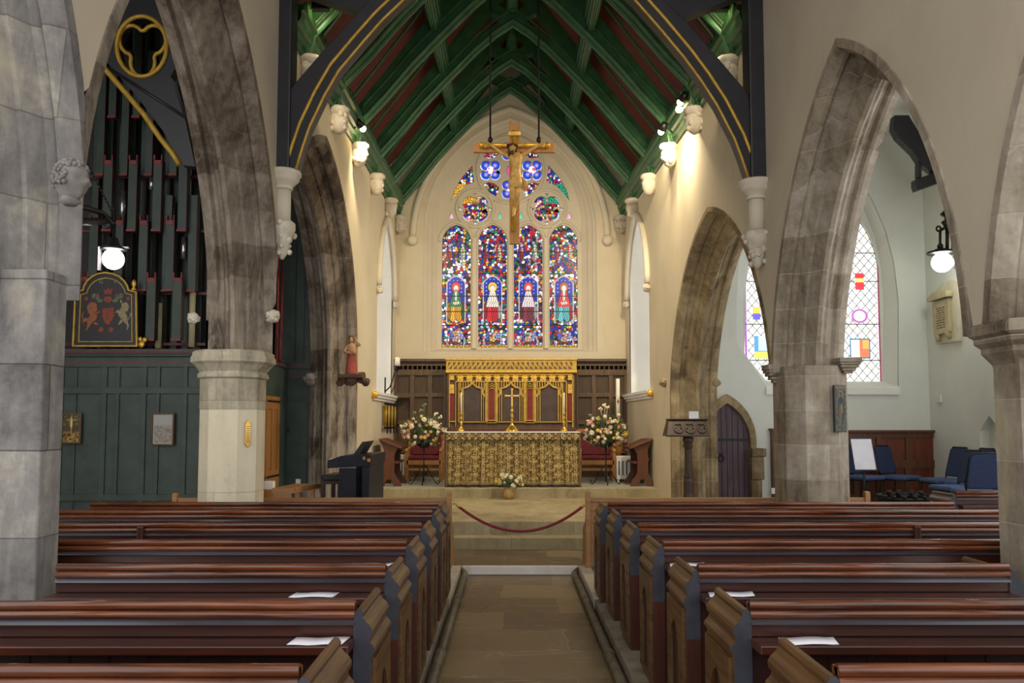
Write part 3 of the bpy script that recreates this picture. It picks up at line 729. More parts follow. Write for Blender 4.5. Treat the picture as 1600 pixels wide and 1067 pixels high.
for s in (-1, 1):
    mb = MB(); y0, y1 = 9.6, 17.9; c = .04
    for dx, dz, w in ((0, 0, .13), (0, -.10, .10), (0, -.17, .06)):
        for q in (-1, 0, 1):
            x = c+s*(1.28)+q*w*.6; mb.box(x-w*.28, x+w*.28, y0, y1, roof_z(1.28)-.28+dz, roof_z(1.28)-.05+dz)
    mb.build('purlin', 'green', ce, bevel=.01)
mb = MB(); mb.box(-.04, .12, 9.6, 17.9, 9.75, 10.1); mb.box(-.08, .16, 9.6, 17.9, 9.85, 10.0); mb.build('ridge_beam', 'green', ce, bevel=.01)
for s in (-1, 1):
    mb = MB(); prof = [(-.02, 6.18), (-.05, 6.2), (-.05, 6.26), (-.09, 6.28), (-.09, 6.34), (-.13, 6.36), (-.15, 6.42), (-.15, 6.48), (-.19, 6.5), (-.19, 6.56), (.2, 6.56)]
    rows = [[Vector((side_x(s, y, d), y, z)) for d, z in prof] for y in np.linspace(9.45, YE, 12)]
    mb.strip(rows, smooth=False)
    o = mb.build('wall_plate', 'green'); tag(o, 'green moulded wall plate under the ' + ('roof on the organ side' if s < 0 else 'roof on the chapel side'), 'cornice')
    mb = MB(); cp = [(17.92, 6.55), (9.52, 6.55)]
    for y in np.arange(9.6, 17.9, .16): cp += [(y-.07, 6.575), (y-.05, 6.60), (y, 6.66), (y+.05, 6.60), (y+.07, 6.575)]
    mb.prism(cp, -.19, -.15, lambda a, b, d: Vector((side_x(s, a, d), a, b)))
    mb.build('cresting', 'green', o)
# corbels under the ribs
def rib_corbel(p, side, label):
    t = thing('carved_corbel', label, 'corbel', p, 'carved corbels under the roof ribs')
    x, y, z = p
    MB().lathe([(.15, 0), (.16, -.03), (.16, -.06), (.125, -.09), (.12, -.12)], (x, y, z), 8).build('abacus', 'carved_stone', t)
    mb = MB(); mb.lathe([(.12, -.11), (.135, -.17), (.12, -.26), (.08, -.34), (.03, -.38)], (x, y, z), 12); rs = random.Random(int(y*10))
    for k in range(14): a = rs.uniform(0, TAU); h = rs.uniform(.12, .32); mb.ball((x+.115*math.cos(a)*(1-h*.7), y+.115*math.sin(a)*(1-h*.7), z-h), rs.uniform(.03, .055), 7)
    mb.build('foliage_carving', 'carved_stone', t)
nl = ['first', 'second', 'third', 'fourth', 'fifth', 'sixth']
for i, y in enumerate(RY):
    for s in (-1, 1):
        x = side_x(s, y, -.10); z = 6.2
        rib_corbel((x, y, z), s, f"white carved corbel under the {nl[i]} roof rib, " + ('organ side' if s < 0 else 'chapel side'))

# ================================================================== BLACK TRUSS
YT = 9.22
tr = thing('roof_truss', 'black arched timber truss with gilded edge lines across the chancel opening', 'roof truss', (.1, YT, 4.4))
aT = at(YT)
iL = [(466, 268), (476, 234), (487, 202), (510, 154), (532, 116), (570, 71), (600, 37), (639, 0), (680, -35), (735, -70), (797, -100)]
iR = [(1166, 283), (1155, 250), (1144, 221), (1117, 169), (1091, 129), (1065, 94), (1024, 45), (984, 0), (925, -50), (860, -85), (797, -100)]
oL = [(797, -180), (700, -115), (640, -60), (562, 25), (505, 88), (452, 150), (438, 268)]
oR = [(797, -180), (880, -120), (960, -60), (1065, 34), (1115, 92), (1166, 152), (1180, 283)]
for I, O in ((iL, oL), (iR, oR)):
    MB().prism([aT(*q) for q in I+O], -.10, .10, XZ(YT)).build('arched_brace', 'black_paint', tr, bevel=.01)
    MB().tube([Vector((x, YT-.10, z)) for x, z in [aT(*q) for q in I]], .016, 6).build('gilded_line', 'gold_paint', tr)
    off = [aT(*q) for q in I]; c = aT(797, -100); pts = []
    for k, (x, z) in enumerate(off):
        x0, z0 = off[max(0, k-1)]; x1, z1 = off[min(len(off)-1, k+1)]; dx, dz = x1-x0, z1-z0; L = math.hypot(dx, dz); s = -1 if I is iL else 1
        pts.append(Vector((x+s*abs(dz)/L*.115, YT-.105, z+abs(dx)/L*.115)))
    MB().tube(pts, .02, 6).build('gilded_line', 'gold_paint', tr)
for s, px0, px1, pb in ((-1, 429, 463, 268), (1, 1163, 1196, 283)):
    x0, z0 = aT(px0, pb); x1, _ = aT(px1, pb)
    if s < 0: x1 = x0+.20
    else: x0 = x1-.20
    MB().box(x0, x1, YT-.14, YT+.14, z0, 8.2).build('wall_post', 'black_paint', tr, bevel=.02)
for poly in ([(428, -130), (428, -25), (495, 0), (562, 25), (640, -60), (720, -130)], [(1200, -130), (1200, -20), (1144, 2), (1065, 34), (960, -60), (880, -130)]):
    MB().prism([aT(*q) for q in poly], -.08, .08, XZ(YT)).build('spandrel', 'black_paint', tr)
for px, py, lab, s in ((443, 268, 'white column corbel with leaf carving under the black post on the organ side', -1), (1184, 283, 'white column corbel with leaf carving under the black post on the chapel side', 1)):
    q = P(px, py, YT); x = q.x-.02*s if s > 0 else q.x; t = thing('column_corbel', lab, 'corbel', (x, YT, q.z), 'column corbels of the black truss'); z = q.z
    MB().lathe([(.19, 0), (.20, -.02), (.20, -.05), (.175, -.07), (.18, -.10), (.15, -.13), (.11, -.17), (.10, -.19), (.11, -.20), (.10, -.215)], (x, YT, z), 20).build('capital', 'plaster_white', t)
    MB().lathe([(.088, -.2), (.088, -.58)], (x, YT, z), 18).build('shaft', 'plaster_white', t)
    mb = MB(); mb.lathe([(.10, -.56), (.145, -.60), (.145, -.66), (.12, -.72), (.09, -.78), (.075, -.86), (.05, -.95), (.02, -1.0)], (x, YT, z), 14); rs = random.Random(px)
    for k in range(26):
        a = rs.uniform(0, TAU); h = rs.uniform(.60, .96); rr = .14 if h < .72 else .08
        mb.ball((x+rr*math.cos(a), YT+rr*math.sin(a), z-h), rs.uniform(.022, .042), 7)
    mb.build('leaf_carving', 'carved_stone', t)
# ================================================================== PEWS
ROWY = [7.75, 7.05, 6.15, 5.25, 4.35, 3.45, 2.55]
XLP = [-.63, -.625, -.62, -.615, -.61, -.60, -.60]; XRP = [.87, .905, .912, .925, .94, .945, .95]
def end_profile(s):
    """aisle-side stepped moulding; x grows toward the aisle (s = +1 means aisle at +x)"""
    p = [(-.035, 0), (-.035, .84), (-.032, .862), (-.018, .876), (-.002, .872), (.006, .858), (.002, .845), (.018, .825), (.034, .812), (.044, .795), (.042, .775), (.030, .762), (.034, .748), (.052, .728), (.056, .715), (.044, .70), (.04, .70), (.04, 0)]
    return [(x*s, z*1.026) for x, z in p]
def pew(name, label, y, xa, xe, aisle_side, far_end=True, near_end=True):
    """xa: aisle end, xe: far end"""
    x0, x1 = min(xa, xe), max(xa, xe); t = thing(name, label, 'pew', ((x0+x1)/2, y+.22, 0), 'dark wooden pews of the nave')
    i0, i1 = x0+.03, x1-.03
    MB().box(i0, i1, y, y+.03, .06, .87).build('back_panel', 'pew_wood_dark', t)
    mb = MB()
    for k in range(int((i1-i0)/.16)): mb.box(i0+k*.16, i0+k*.16+.012, y-.004, y+.002, .08, .72)
    mb.build('board_beading', 'pew_wood_dark', t)
    MB().box(i0, i1, y-.015, y+.005, .79, .87).build('upper_panel', 'pew_wood', t)
    mb = MB(); mb.tube([Vector((i0, y-.004, .912)), Vector((i1, y-.004, .912))], .020, 10); mb.tube([Vector((i0, y-.012, .876)), Vector((i1, y-.012, .876))], .017, 10)
    mb.box(i0, i1, y-.006, y+.035, .865, .918); mb.build('top_rail', 'pew_rail', t)
    MB().add([Vector((x, yy, z)) for x in (i0, i1) for yy, z in ((y-.012, .860), (y-.034, .838), (y-.012, .830))], [(0, 1, 4, 3), (1, 2, 5, 4), (0, 2, 1), (3, 4, 5), (0, 3, 5, 2)]).build('bevel_moulding', 'bevel_sheen', t)
    MB().box(i0, i1, y-.15, y, .748, .785).build('book_shelf', 'pew_wood', t, bevel=.006)
    MB().box(i0, i1, y+.05, y+.42, .40, .44).build('seat', 'pew_wood', t, bevel=.008)
    ends = ([(xa, aisle_side)] if near_end else [])+([(xe, -aisle_side)] if far_end else [])
    for xx, s in ends:
        e = MB().prism(end_profile(s), 0, .46, lambda a, b, d: Vector((xx+a, y-.02+d, b))).build('end_panel', 'pew_end', t, bevel=.003)
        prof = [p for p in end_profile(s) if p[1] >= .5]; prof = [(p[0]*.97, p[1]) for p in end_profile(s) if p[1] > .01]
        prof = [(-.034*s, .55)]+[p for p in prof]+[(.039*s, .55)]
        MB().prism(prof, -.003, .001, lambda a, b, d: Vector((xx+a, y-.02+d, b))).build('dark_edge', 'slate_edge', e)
        MB().prism([(-.034*s, .02), (.039*s, .02), (.039*s, .55), (-.034*s, .55)], -.003, .001, lambda a, b, d: Vector((xx+a, y-.02+d, b))).build('red_edge', 'pew_end_face', e)
        fr = rect(y+.0, y+.42, .06, .70); hole = lancet(y+.12, y+.32, .10, .46, .60, 8)
        MB().prism(fr, 0, .016*s, lambda a, b, d: Vector((xx+.040*s+d, a, b)), [hole]).build('arched_frame', 'pew_end', e, bevel=.002)
        MB().prism(hole, 0, .002*s, lambda a, b, d: Vector((xx+.040*s+d, a, b))).build('dark_recess', 'pew_wood_dark', e)
    return t
LEND = [-3.89, -4.3, -4.3, -4.3, -2.36, -2.95, -2.95]; REND = [4.13, 4.7, 4.7, 4.4, 2.60, 3.0, 3.0]
ordn = ['front', 'second', 'third', 'fourth', 'fifth', 'sixth', 'nearest']
for i in range(7):
    d = ['row next to the oak bench', 'row from the oak bench', 'row from the oak bench', 'row from the oak bench, with leaflet', 'row from the oak bench, with leaflet', 'row from the oak bench, with leaflet', 'row, cut by the photo bottom'][i]
    pew('pew', f"dark pew on the organ side, {ordn[i]} {d}", ROWY[i], XLP[i], LEND[i], 1, far_end=i == 0)
    pew('pew', f"dark pew on the chapel side, {ordn[i]} {d}", ROWY[i], XRP[i], REND[i], -1, far_end=i in (0, 4))
# intermediate upright posts on row three belong to those pews
for s, px, q in ((-1, 229, 'organ'), (1, 1424, 'chapel')):
    y = ROWY[2]; x = (px-797)/1300*y; par = [o for o in COL.objects if o.name.startswith('pew') and o.parent is None and o.get('label', '').startswith(f'dark pew on the {q} side, third')][0]
    MB().box(x-.025, x+.025, y-.05, y+.04, .3, .91).build('middle_upright', 'pew_end_face', par, bevel=.012)
# leaflets
for s, i, px0, px1, lab in ((-1, 5, 457, 540, 'white paper leaflet nearest the camera on the organ side pew shelf'), (-1, 4, 458, 525, 'white paper leaflet midway, on the organ side fifth pew shelf'), (-1, 3, 566, 611, 'white paper leaflet farthest off on the organ side, by the aisle end'),
                          (1, 5, 1212, 1300, 'white paper leaflet nearest the camera on the chapel side pew shelf'), (1, 4, 1103, 1173, 'white paper leaflet midway, on the chapel side fifth pew shelf'), (1, 3, 1043, 1098, 'white paper leaflet farthest off on the chapel side, by the aisle end')):
    y = ROWY[i]; x0 = (px0-797)/1300*(y-.12); x1 = (px1-797)/1300*(y-.12); rs = random.Random(px0)
    mb = MB(); n = 8; rows = []
    for k in range(n+1):
        u = k/n; x = x0+(x1-x0)*u; z = .7865+.004*abs(math.sin(u*4+px0)); rows.append([Vector((x+.03*(1-2*0)*j*.5, y-.145+.10*j+.012*u, z+.003*j)) for j in (0, .5, 1)])
    mb.strip(rows); tag(mb.build('leaflet', 'paper', solid=.0015), lab, 'leaflet', 'paper leaflets on the pew shelves')

# ---------------- kerbs, heating pipes
for s, x in ((-1, -.60), (1, .82)):
    q = 'organ' if s < 0 else 'chapel'
    mb = MB(); mb.prism([(x-.12*s*0, -.09), (x+.03*(-s), -.09), (x+.03*(-s), .015), (x+.12*s, .015), (x+.12*s, -.0), (x, -.0)], 0.2, 7.9, lambda a, b, d: Vector((a, d, b)))
    o = mb.build('stone_kerb', 'kerb_stone', bevel=.006); tag(o, f'worn stone kerb along the aisle under the {q} side pews', 'kerb', 'kerbs along the aisle')
    MB().prism([(x+.035*(-s), -.09), (x+.035*(-s), .03), (x+.10*s, .03), (x+.10*s, 0), (x, 0), (x, -.09)], 7.9, 9.70, lambda a, b, d: Vector((a, d, b))).build('pale_end_length', 'kerb_white', o, bevel=.008)
    px = x-s*.085
    o = MB().tube([Vector((px, .2, -.055)), Vector((px, 9.5, -.055)), Vector((px+.0, 9.62, -.05)), Vector((px+s*.05, 9.68, -.02))], .036, 12).build('heating_pipe', 'pipe_paint'); tag(o, f'painted heating pipe lying along the aisle floor by the {q} side kerb', 'pipe', 'heating pipes')
    for y in (2.2, 4.4, 6.3, 8.2): MB().lathe([(.043, -.03), (.043, .03)], (px, y, -.055), 12, 'y').build('pipe_collar', 'pipe_paint', o)

# ---------------- light oak benches in front of the chancel step
YB = 9.52
def bench(x0, x1, lab, inner):
    t = thing('oak_bench', lab, 'bench', ((x0+x1)/2, YB+.2, 0), 'light oak front benches')
    MB().box(x0, x1, YB, YB+.045, .765, .815).build('top_rail', 'oak_light', t, bevel=.008)
    n = 4; w = (x1-x0)/n
    for k in range(1, n): MB().box(x0+k*w-.03, x0+k*w+.03, YB+.004, YB+.04, .12, .77).build('upright', 'oak_light', t, bevel=.004)
    MB().box(x0, x1, YB+.014, YB+.030, .14, .77).build('back_panel', 'oak_light', t)
    MB().box(x0, x1, YB, YB+.045, .10, .17).build('bottom_rail', 'oak_light', t, bevel=.006)
    MB().box(x0+.03, x1-.03, YB+.05, YB+.42, .40, .44).build('seat', 'oak_light', t, bevel=.008)
    for x, top in ((x0, .885 if inner == 0 else .87), (x1, .885)):
        MB().prism([(YB-.02, 0), (YB+.48, 0), (YB+.48, .10), (YB+.40, .14), (YB+.40, .44), (YB+.14, .52), (YB+.05, .60), (YB+.05, top), (YB-.01, top), (YB-.02, top-.02)], -.028, .028, YZ(x)).build('end_panel', 'oak_light', t, bevel=.006)
    return t
bl = bench(-3.80, -.69, 'light oak bench in front of the piano, rope hooked to its post', 1)
br = bench(.885, 4.06, 'light oak bench in front of the carved lectern, rope hooked to its post', 0)
# rope
A = P(714, 789, YB-.03); B = P(912, 790, YB-.03); mid = P(812, 830, YB-.03); pts = []
sag = (A.z+B.z)/2-mid.z
for k in range(41):
    u = k/40; p = A.lerp(B, u); p.z -= sag*(1-(2*u-1)**2); pts.append(p)
t = thing('barrier_rope', 'crimson barrier rope sagging between the two oak bench posts', 'rope', mid)
MB().tube(pts[1:-1], .016, 10).build('rope', 'rope_red', t)
for p, q, s in ((pts[0], pts[1], -1), (pts[-1], pts[-2], 1)):
    MB().tube([q, p, p+Vector((s*.02, .0, .012)), p+Vector((s*.045, .02, .01))], [.019, .014, .007, .006], 8).build('hook_end', 'brass', t)
# ================================================================== SANCTUARY
# ---------------- wainscot panelling
YW = 17.98
aW = at(YW)
def panelling(px0, px1, cols, rowsY, label, side):
    t = thing('wall_panelling', label, 'panelling', P((px0+px1)/2, 745, YW), 'dark oak wainscot by the reredos')
    x0, zt = aW(px0, 562); x1, _ = aW(px1, 562); zb = SF
    MB().box(x0, x1, YW+.055, YW+.10, zb, zt).build('backing', 'oak_panel', t)
    xs = [aW(c, 600)[0] for c in cols]; zs = [aW(700, r)[1] for r in rowsY]
    zs = zs+[zb]
    mb = MB(); holes = []
    for i in range(len(zs)-1):
        for k in range(len(xs)-1): holes.append(rect(xs[k]+.05, xs[k+1]-.05, zs[i+1]+.045, zs[i]-.045))
    mb.prism(rect(x0, x1, zb, zt-.1), 0, .055, XZ(YW), holes); mb.build('framing', 'oak_dark', t, bevel=.008)
    MB().box(x0-.01, x1+.01, YW-.03, YW+.1, zt-.04, zt+.02).box(x0, x1, YW-.01, YW+.1, zt-.34, zt-.30).build('cornice', 'oak_dark', t, bevel=.008)
    mb = MB(); zc = zt-.17
    n = int((x1-x0)/.1)
    for k in range(n): mb.prism(foil(x0+(k+.5)*(x1-x0)/n, zc, .05), 0, .015, XZ(YW))
    mb.build('carved_frieze', 'oak_dark', t)
panelling(615, 697, (617, 644, 672, 697), (581, 617, 660, 705), 'dark oak wall panelling behind the flower stand nearest the piano', -1)
panelling(900, 981, (900, 928, 955, 979), (581, 617, 660, 705), 'dark oak wall panelling behind the tall white candle', 1)
# ---------------- reredos
YR = 17.55
aR = at(YR)
def R_(px0, py1, px1, py0): x0, z0 = aR(px0, py0); x1, z1 = aR(px1, py1); return x0, x1, z0, z1
t = thing('reredos', 'gilded carved screen with red and dark panels behind the altar', 'altar screen', P(797, 690, YR))
def Rbox(px0, py0, px1, py1, d0, d1, mb): x0, x1, z0, z1 = R_(px0, py0, px1, py1); return mb.box(x0, x1, YR+d0, YR+d1, z0, z1)
Rbox(698, 583, 899, 676, .06, .18, MB()).build('backing', 'oak_dark', t)
Rbox(697, 561, 901, 583, -.02, .2, MB()).build('cornice', 'gold_paint', t, bevel=.01)
mb = MB()
for k in range(26):
    cx = 703.5+k*7.5
    if cx > 897: break
    s = 1 if cx < 798 else -1
    mb.prism([aR(cx-2.9*s, 576.5), aR(cx+2.9*s, 576.5), aR(cx+2.9*s, 571)], -.026, -.018, XZ(YR)); mb.prism([aR(cx-2.9*s, 566), aR(cx+1.4*s, 566), aR(cx-2.9*s, 573)], -.026, -.018, XZ(YR))
mb.build('pierced_frieze', 'oak_dark', t)
mb = MB(); Rbox(696, 560, 902, 562.5, -.05, .2, mb); Rbox(696.5, 579, 901.5, 582, -.04, .2, mb); mb.build('cornice_moulding', 'gold', t, bevel=.006)
mb = MB(); Rbox(701, 584, 896, 586, .0, .08, mb); Rbox(712, 595, 885, 597, .0, .08, mb); Rbox(701, 584, 703, 668, 0, .08, mb); Rbox(894, 584, 896, 668, 0, .08, mb); Rbox(711, 597, 712.6, 668, 0, .08, mb); Rbox(884.5, 597, 886, 668, 0, .08, mb); Rbox(701, 657.5, 712, 659.5, 0, .06, mb); Rbox(885, 657.5, 896, 659.5, 0, .06, mb)
mb.build('gilded_border', 'gold_paint', t, bevel=.004)
mb = MB()
for k in range(12):
    c = 719+k*14.4; mb.prism([aR(*q) for q in foil(c, 590.5, 5.5)], .02, .05, XZ(YR)); 
    mb.tube([Vector((x, YR+.03, z)) for x, z in [aR(c-7, 587), aR(c, 593), aR(c+7, 587)]], .02, 5)
for c in (706, 891):
    for yy in (590, 604, 611): mb.prism([aR(*q) for q in foil(c, yy, 4.5)], .0, .04, XZ(YR))
mb.build('tracery_band', 'gold', t)
for x0, x1 in ((702.5, 709.5), (762.5, 773.5), (822.5, 833.5), (887.5, 894.5)):
    pts = [(x0, 656), (x1, 656), (x1, 611), ((x0+x1)/2, 606), (x0, 611)]
    MB().prism([aR(*q) for q in pts], .035, .06, XZ(YR)).build('red_panel', 'reredos_red', t)
for c in (738, 798, 858):
    pts = [(c-13, 659), (c+13, 659), (c+13, 609), (c+6, 607), (c, 601.5), (c-6, 607), (c-13, 609)]
    MB().prism([aR(*q) for q in pts], .045, .065, XZ(YR)).build('dark_panel', 'reredos_dark', t)
    mb = MB()
    for s in (-1, 1):
        for dx, w in ((21, 1.0), (17.5, .5), (14.2, .7)): Rbox(c+s*dx-w, 598 if dx > 20 else 607, c+s*dx+w, 659, .0, .06, mb)
        mb.prism([aR(*q) for q in [(c, 600), (c+s*6, 605.5), (c+s*13, 607.5), (c+s*21, 609), (c+s*21, 607), (c+s*13, 605), (c+s*6.5, 602.5), (c+s*1, 597), (c, 597)]], 0, .05, XZ(YR))
        mb.prism([aR(*q) for q in [(c+s*14, 615), (c+s*21, 622), (c+s*21, 619), (c+s*17, 611), (c+s*21, 608), (c+s*14, 608)]], .01, .04, XZ(YR))
        for k in range(5): Rbox(c+s*(2.5+4*k)-.8, 597, c+s*(2.5+4*k)+.8, 603+k*.8, .01, .05, mb)
    Rbox(c-21.5, 658.5, c+21.5, 660, 0, .07, mb)
    mb.build('gilded_canopy', 'gold_paint', t)
for c in (768, 828):
    mb = MB()
    for s in (-1, 1): Rbox(c+s*7.2-1.3, 597, c+s*7.2+1.3, 659, -.01, .06, mb); Rbox(c+s*4.9-.4, 597, c+s*4.9+.4, 657, .01, .06, mb)
    for k in range(3):
        y = 599+k*3.4; mb.tube([Vector((x, YR+.02, z)) for x, z in [aR(c-5, y+3), aR(c, y), aR(c+5, y+3)]], .013, 5)
    Rbox(c-8, 656, c+8, 657.5, 0, .06, mb); Rbox(c-8, 660, c+8, 661, 0, .06, mb)
    mb.build('gilded_pilaster', 'gold_paint', t)
Rbox(697, 669, 901, 676, -.15, .2, MB()).build('base_ledge', 'oak_mid', t, bevel=.008)
# ---------------- altar
YA = 15.12
xa, zt = at(YA)(697.5, 675); xb, _ = at(YA)(906, 675); zt = 1.507
al = thing('altar', 'broad altar draped in a gold and brown patterned frontal', 'altar', ((xa+xb)/2, YA+.4, SF))
def damask(U, V, w, h, ring=.15):
    x = U*w; y = V*h; C = np.zeros(U.shape+(3,)); C[:] = lin('9a8450')
    h1, h2, e = vcells(x, y, .022, 5); C[h1 < .34] = lin('b39c60'); C[h1 > .70] = lin('6a5530'); C[h1 > .92] = lin('4a3820')
    u = np.mod(x, ring)-ring/2; v = np.mod(y+(np.floor(x/ring) % 2)*ring*.5, ring)-ring/2
    d = np.hypot(u, v); a = np.arctan2(v, u)
    C[np.abs(d-.050) < .006] = lin('4f3d24'); C[(d < .034+.010*np.cos(6*a))] = lin('b8a064'); C[d < .020] = lin('604828'); C[d < .010] = lin('804030')
    lf = (np.abs(np.hypot(np.abs(u)-ring/2, v)-.038) < .007); C[lf] = lin('5a4729')
    st = (np.abs(np.hypot(u, np.abs(v)-ring/2)-.022) < .006); C[st] = lin('c2ac70')
    return C
W_ = xb-xa; Hh = zt-SF
def fold(u): return .034*math.sin(u*58+1.5*math.sin(u*9))+.014*math.sin(u*131+1)+.012*math.sin(u*23)
band = .115
def front_col(U, V):
    C = damask(U, V, W_, Hh-band); C[V < .05] = lin('3a3124'); C[(V > .05) & (V < .09)] = lin('8a7648'); return C
grid_picture('frontal', 'cloth_pattern', al, lambda u, v: Vector((xa-.025*(1-v)+(W_+.05*(1-v))*u, YA+.02+fold(u)*(1-.5*v)-.03*(1-v), SF+.01+(Hh-band+.01)*v)), 420, 90, lambda U, V: front_col(U, V))
def band_col(U, V):
    C = damask(U*1.0, V, W_, band, .12); C[V < .16] = lin('3a3124'); fr = (V < .16) & (np.mod(U*W_, .10) < .05); C[fr] = lin('8c7c58'); return C
grid_picture('superfrontal', 'cloth_pattern', al, lambda u, v: Vector((xa-.005+(W_+.01)*u, YA-.035, zt-band*1.25+band*1.25*v)), 420, 16, band_col)
MB().box(xa+.02, xb-.02, YA+.06, YA+.78, SF, zt-.04).build('table_body', 'oak_dark', al)
MB().box(xa-.01, xb+.01, YA-.045, YA+.82, zt-.012, zt+.004).build('white_linen', 'paper', al, bevel=.004)
MB().box(xa-.012, xa+.02, YA-.02, YA+.78, SF+.02, zt-.012).box(xb-.02, xb+.012, YA-.02, YA+.78, SF+.02, zt-.012).build('side_hanging', 'oak_dark', al)
# ---------------- altar cross and candlesticks
YC = 15.55
q = P(800, 674, YC); bx, bz = q.x, zt+.004; k = YC/1300
t = thing('altar_cross', 'tall brass cross on a turned foot at the middle of the altar', 'cross', (bx, YC, bz))
pr = [(11, 0), (11.5, 1.2), (10, 2.5), (8.6, 5), (5.5, 7.5), (4, 9.5), (2.2, 12), (1.7, 15), (2.6, 17), (1.8, 19), (2.8, 22), (2.6, 25), (1.5, 28), (1.2, 30), (2.8, 31.5), (2.8, 33), (1.3, 34.5), (1.2, 38), (1.8, 39.5), (1.0, 41)]
MB().lathe([(r*k, h*k) for r, h in pr], (bx, YC, bz), 16).build('foot', 'brass', t)
mb = MB(); cz = bz+56*k
mb.box(bx-1.1*k, bx+1.1*k, YC-.012, YC+.012, bz+38*k, bz+66*k).box(bx-10*k, bx+10*k, YC-.012, YC+.012, cz-1.1*k, cz+1.1*k)
for dx, dz in ((-10, 0), (10, 0), (0, 10)): 
    for ex, ez in ((0, 0), (1.3, 0), (-1.3, 0), (0, 1.3), (0, -1.3)): mb.ball((bx+(dx+ex)*k, YC, cz+(dz+ez)*k), 1.1*k, 8, (1, .7, 1))
mb.ball((bx, YC, cz), 1.9*k, 10, (1, .6, 1)); mb.build('cross', 'brass', t)
for px, lab in ((720.5, 'brass altar candlestick with a slim candle, on the piano side of the altar'), (881.5, 'brass altar candlestick with a slim candle, on the lectern side of the altar')):
    x = P(px, 674, YC).x; t = thing('candlestick', lab, 'candlestick', (x, YC, bz), 'pair of altar candlesticks')
    pr = [(6, 0), (6.2, 1), (4.5, 3), (3, 5.5), (1.6, 7.5), (1.4, 10), (2.6, 12), (2.4, 14), (1.3, 16), (1.0, 18), (2.4, 20), (2.2, 21.5), (1.3, 23), (1.5, 26), (2.6, 28), (2.6, 29), (1.6, 29.5)]
    MB().lathe([(r*k, h*k) for r, h in pr], (x, YC, bz), 16).build('stick', 'brass', t)
    MB().lathe([(1.25*k, 29.3*k), (1.2*k, 60*k), (.5*k, 61*k)], (x, YC, bz), 10).build('candle', 'candle_wax', t)
# ---------------- flowers
BL = {}
def bloom_mesh(kind, mat):
    mb = MB(); rs = random.Random(len(kind))
    if kind == 'lily':
        for a in range(6):
            ang = TAU*a/6; d = Vector((math.cos(ang), 0, math.sin(ang))); s = Vector((-d.z, 0, d.x))
            mb.add([Vector((0, 0, 0)), d*.03+s*.014+Vector((0, -.02, 0)), d*.06+Vector((0, -.012, 0)), d*.03-s*.014+Vector((0, -.02, 0))], [(0, 1, 2, 3)])
    else:
        mb.ball((0, 0, 0), .026, 9, (1, .75, 1))
        for ring, n, r in ((0, 6, .030), (1, 7, .042)):
            for a in range(n):
                ang = TAU*a/n+ring*.4; mb.ball((r*math.cos(ang)*.75, -.012+ring*.012, r*math.sin(ang)*.75), .020, 6, (1, .6, 1))
    return mb
def bouquet(t, c, rx, rz, ry, n, mix, seed, size=1.0, leaves=260, spike=()):
    rs = random.Random(seed); c = Vector(c); mb = MB()
    def leafs(n, mb, sc):
        for k in range(n):
            a = rs.uniform(0, TAU); h = rs.uniform(-1, 1); q = math.sqrt(1-h*h); f = rs.uniform(.55, 1.12)
            p = c+Vector((q*math.cos(a)*rx*f, q*math.sin(a)*ry*f, h*rz*f)); d = Vector((q*math.cos(a), q*math.sin(a)*.6, h+.25)).normalized()
            s = d.cross(Vector((rs.uniform(-1, 1), rs.uniform(-1, 1), rs.uniform(-1, 1)))).normalized(); L = rs.uniform(.05, .11)*sc; w = L*rs.uniform(.16, .3)
            nn = d.cross(s)*.01
            mb.add([p-d*L*.5, p+s*w+nn, p+d*L*.5, p-s*w+nn], [(0, 1, 2, 3)])
    leafs(leaves, mb, size)
    mb.ball(c-Vector((0, 0, rz*.1)), .1*size, 10, (rx/.16, ry/.16, rz/.14), lambda d: .8+.2*math.sin(11*d.x)*math.sin(9*d.z))
    for k in range(14):
        a = rs.uniform(0, TAU); h = rs.uniform(-.9, 1); q = math.sqrt(max(0, 1-h*h)); mb.tube([c, c+Vector((q*math.cos(a)*rx, q*math.sin(a)*ry, h*rz))], .004*size, 4)
    tag(mb.build('foliage', 'foliage', t), kind='stuff')
    mb = MB(); leafs(leaves//3, mb, size*.8); tag(mb.build('pale_foliage', 'foliage_pale', t), kind='stuff')
    names = list(mix); ws = [mix[m] for m in names]
    for k in range(n):
        m = rs.choices(names, ws)[0]; a = rs.uniform(PI, TAU) if rs.random() < .72 else rs.uniform(0, TAU); h = rs.uniform(-.85, .95); q = math.sqrt(1-h*h); f = rs.uniform(.82, 1.08)
        p = c+Vector((q*math.cos(a)*rx*f, q*math.sin(a)*ry*f, h*rz*f)); kind = 'lily' if rs.random() < .25 else 'rose'
        key = (kind, m)
        if key not in BL:
            o = bloom_mesh(kind, m).build('bloom', m, None, org=(0, 0, 0)); BL[key] = o.data; bpy.data.objects.remove(o)
        o = bpy.data.objects.new('bloom', BL[key]); COL.objects.link(o); o.parent = t; o.location = p-ORG[t]; s = size*rs.choice((.7, .8, 1.0, 1.0, 1.35)); o.scale = (s, s, s); o.rotation_euler = (rs.uniform(-.6, .4), rs.uniform(-3, 3), math.atan2(math.cos(a)*.6, 1)*1.0)
    for (dx, dz, m) in spike:
        mb = MB(); p = c+Vector((dx, 0, dz)); mb.tube([c+Vector((dx*.5, 0, dz*.5)), p], .004, 4)
        for k in range(5): mb.ball(p+Vector((rs.uniform(-.03, .03), rs.uniform(-.02, .02), rs.uniform(-.02, .02))), .022, 6)
        mb.build('spray', m, t)
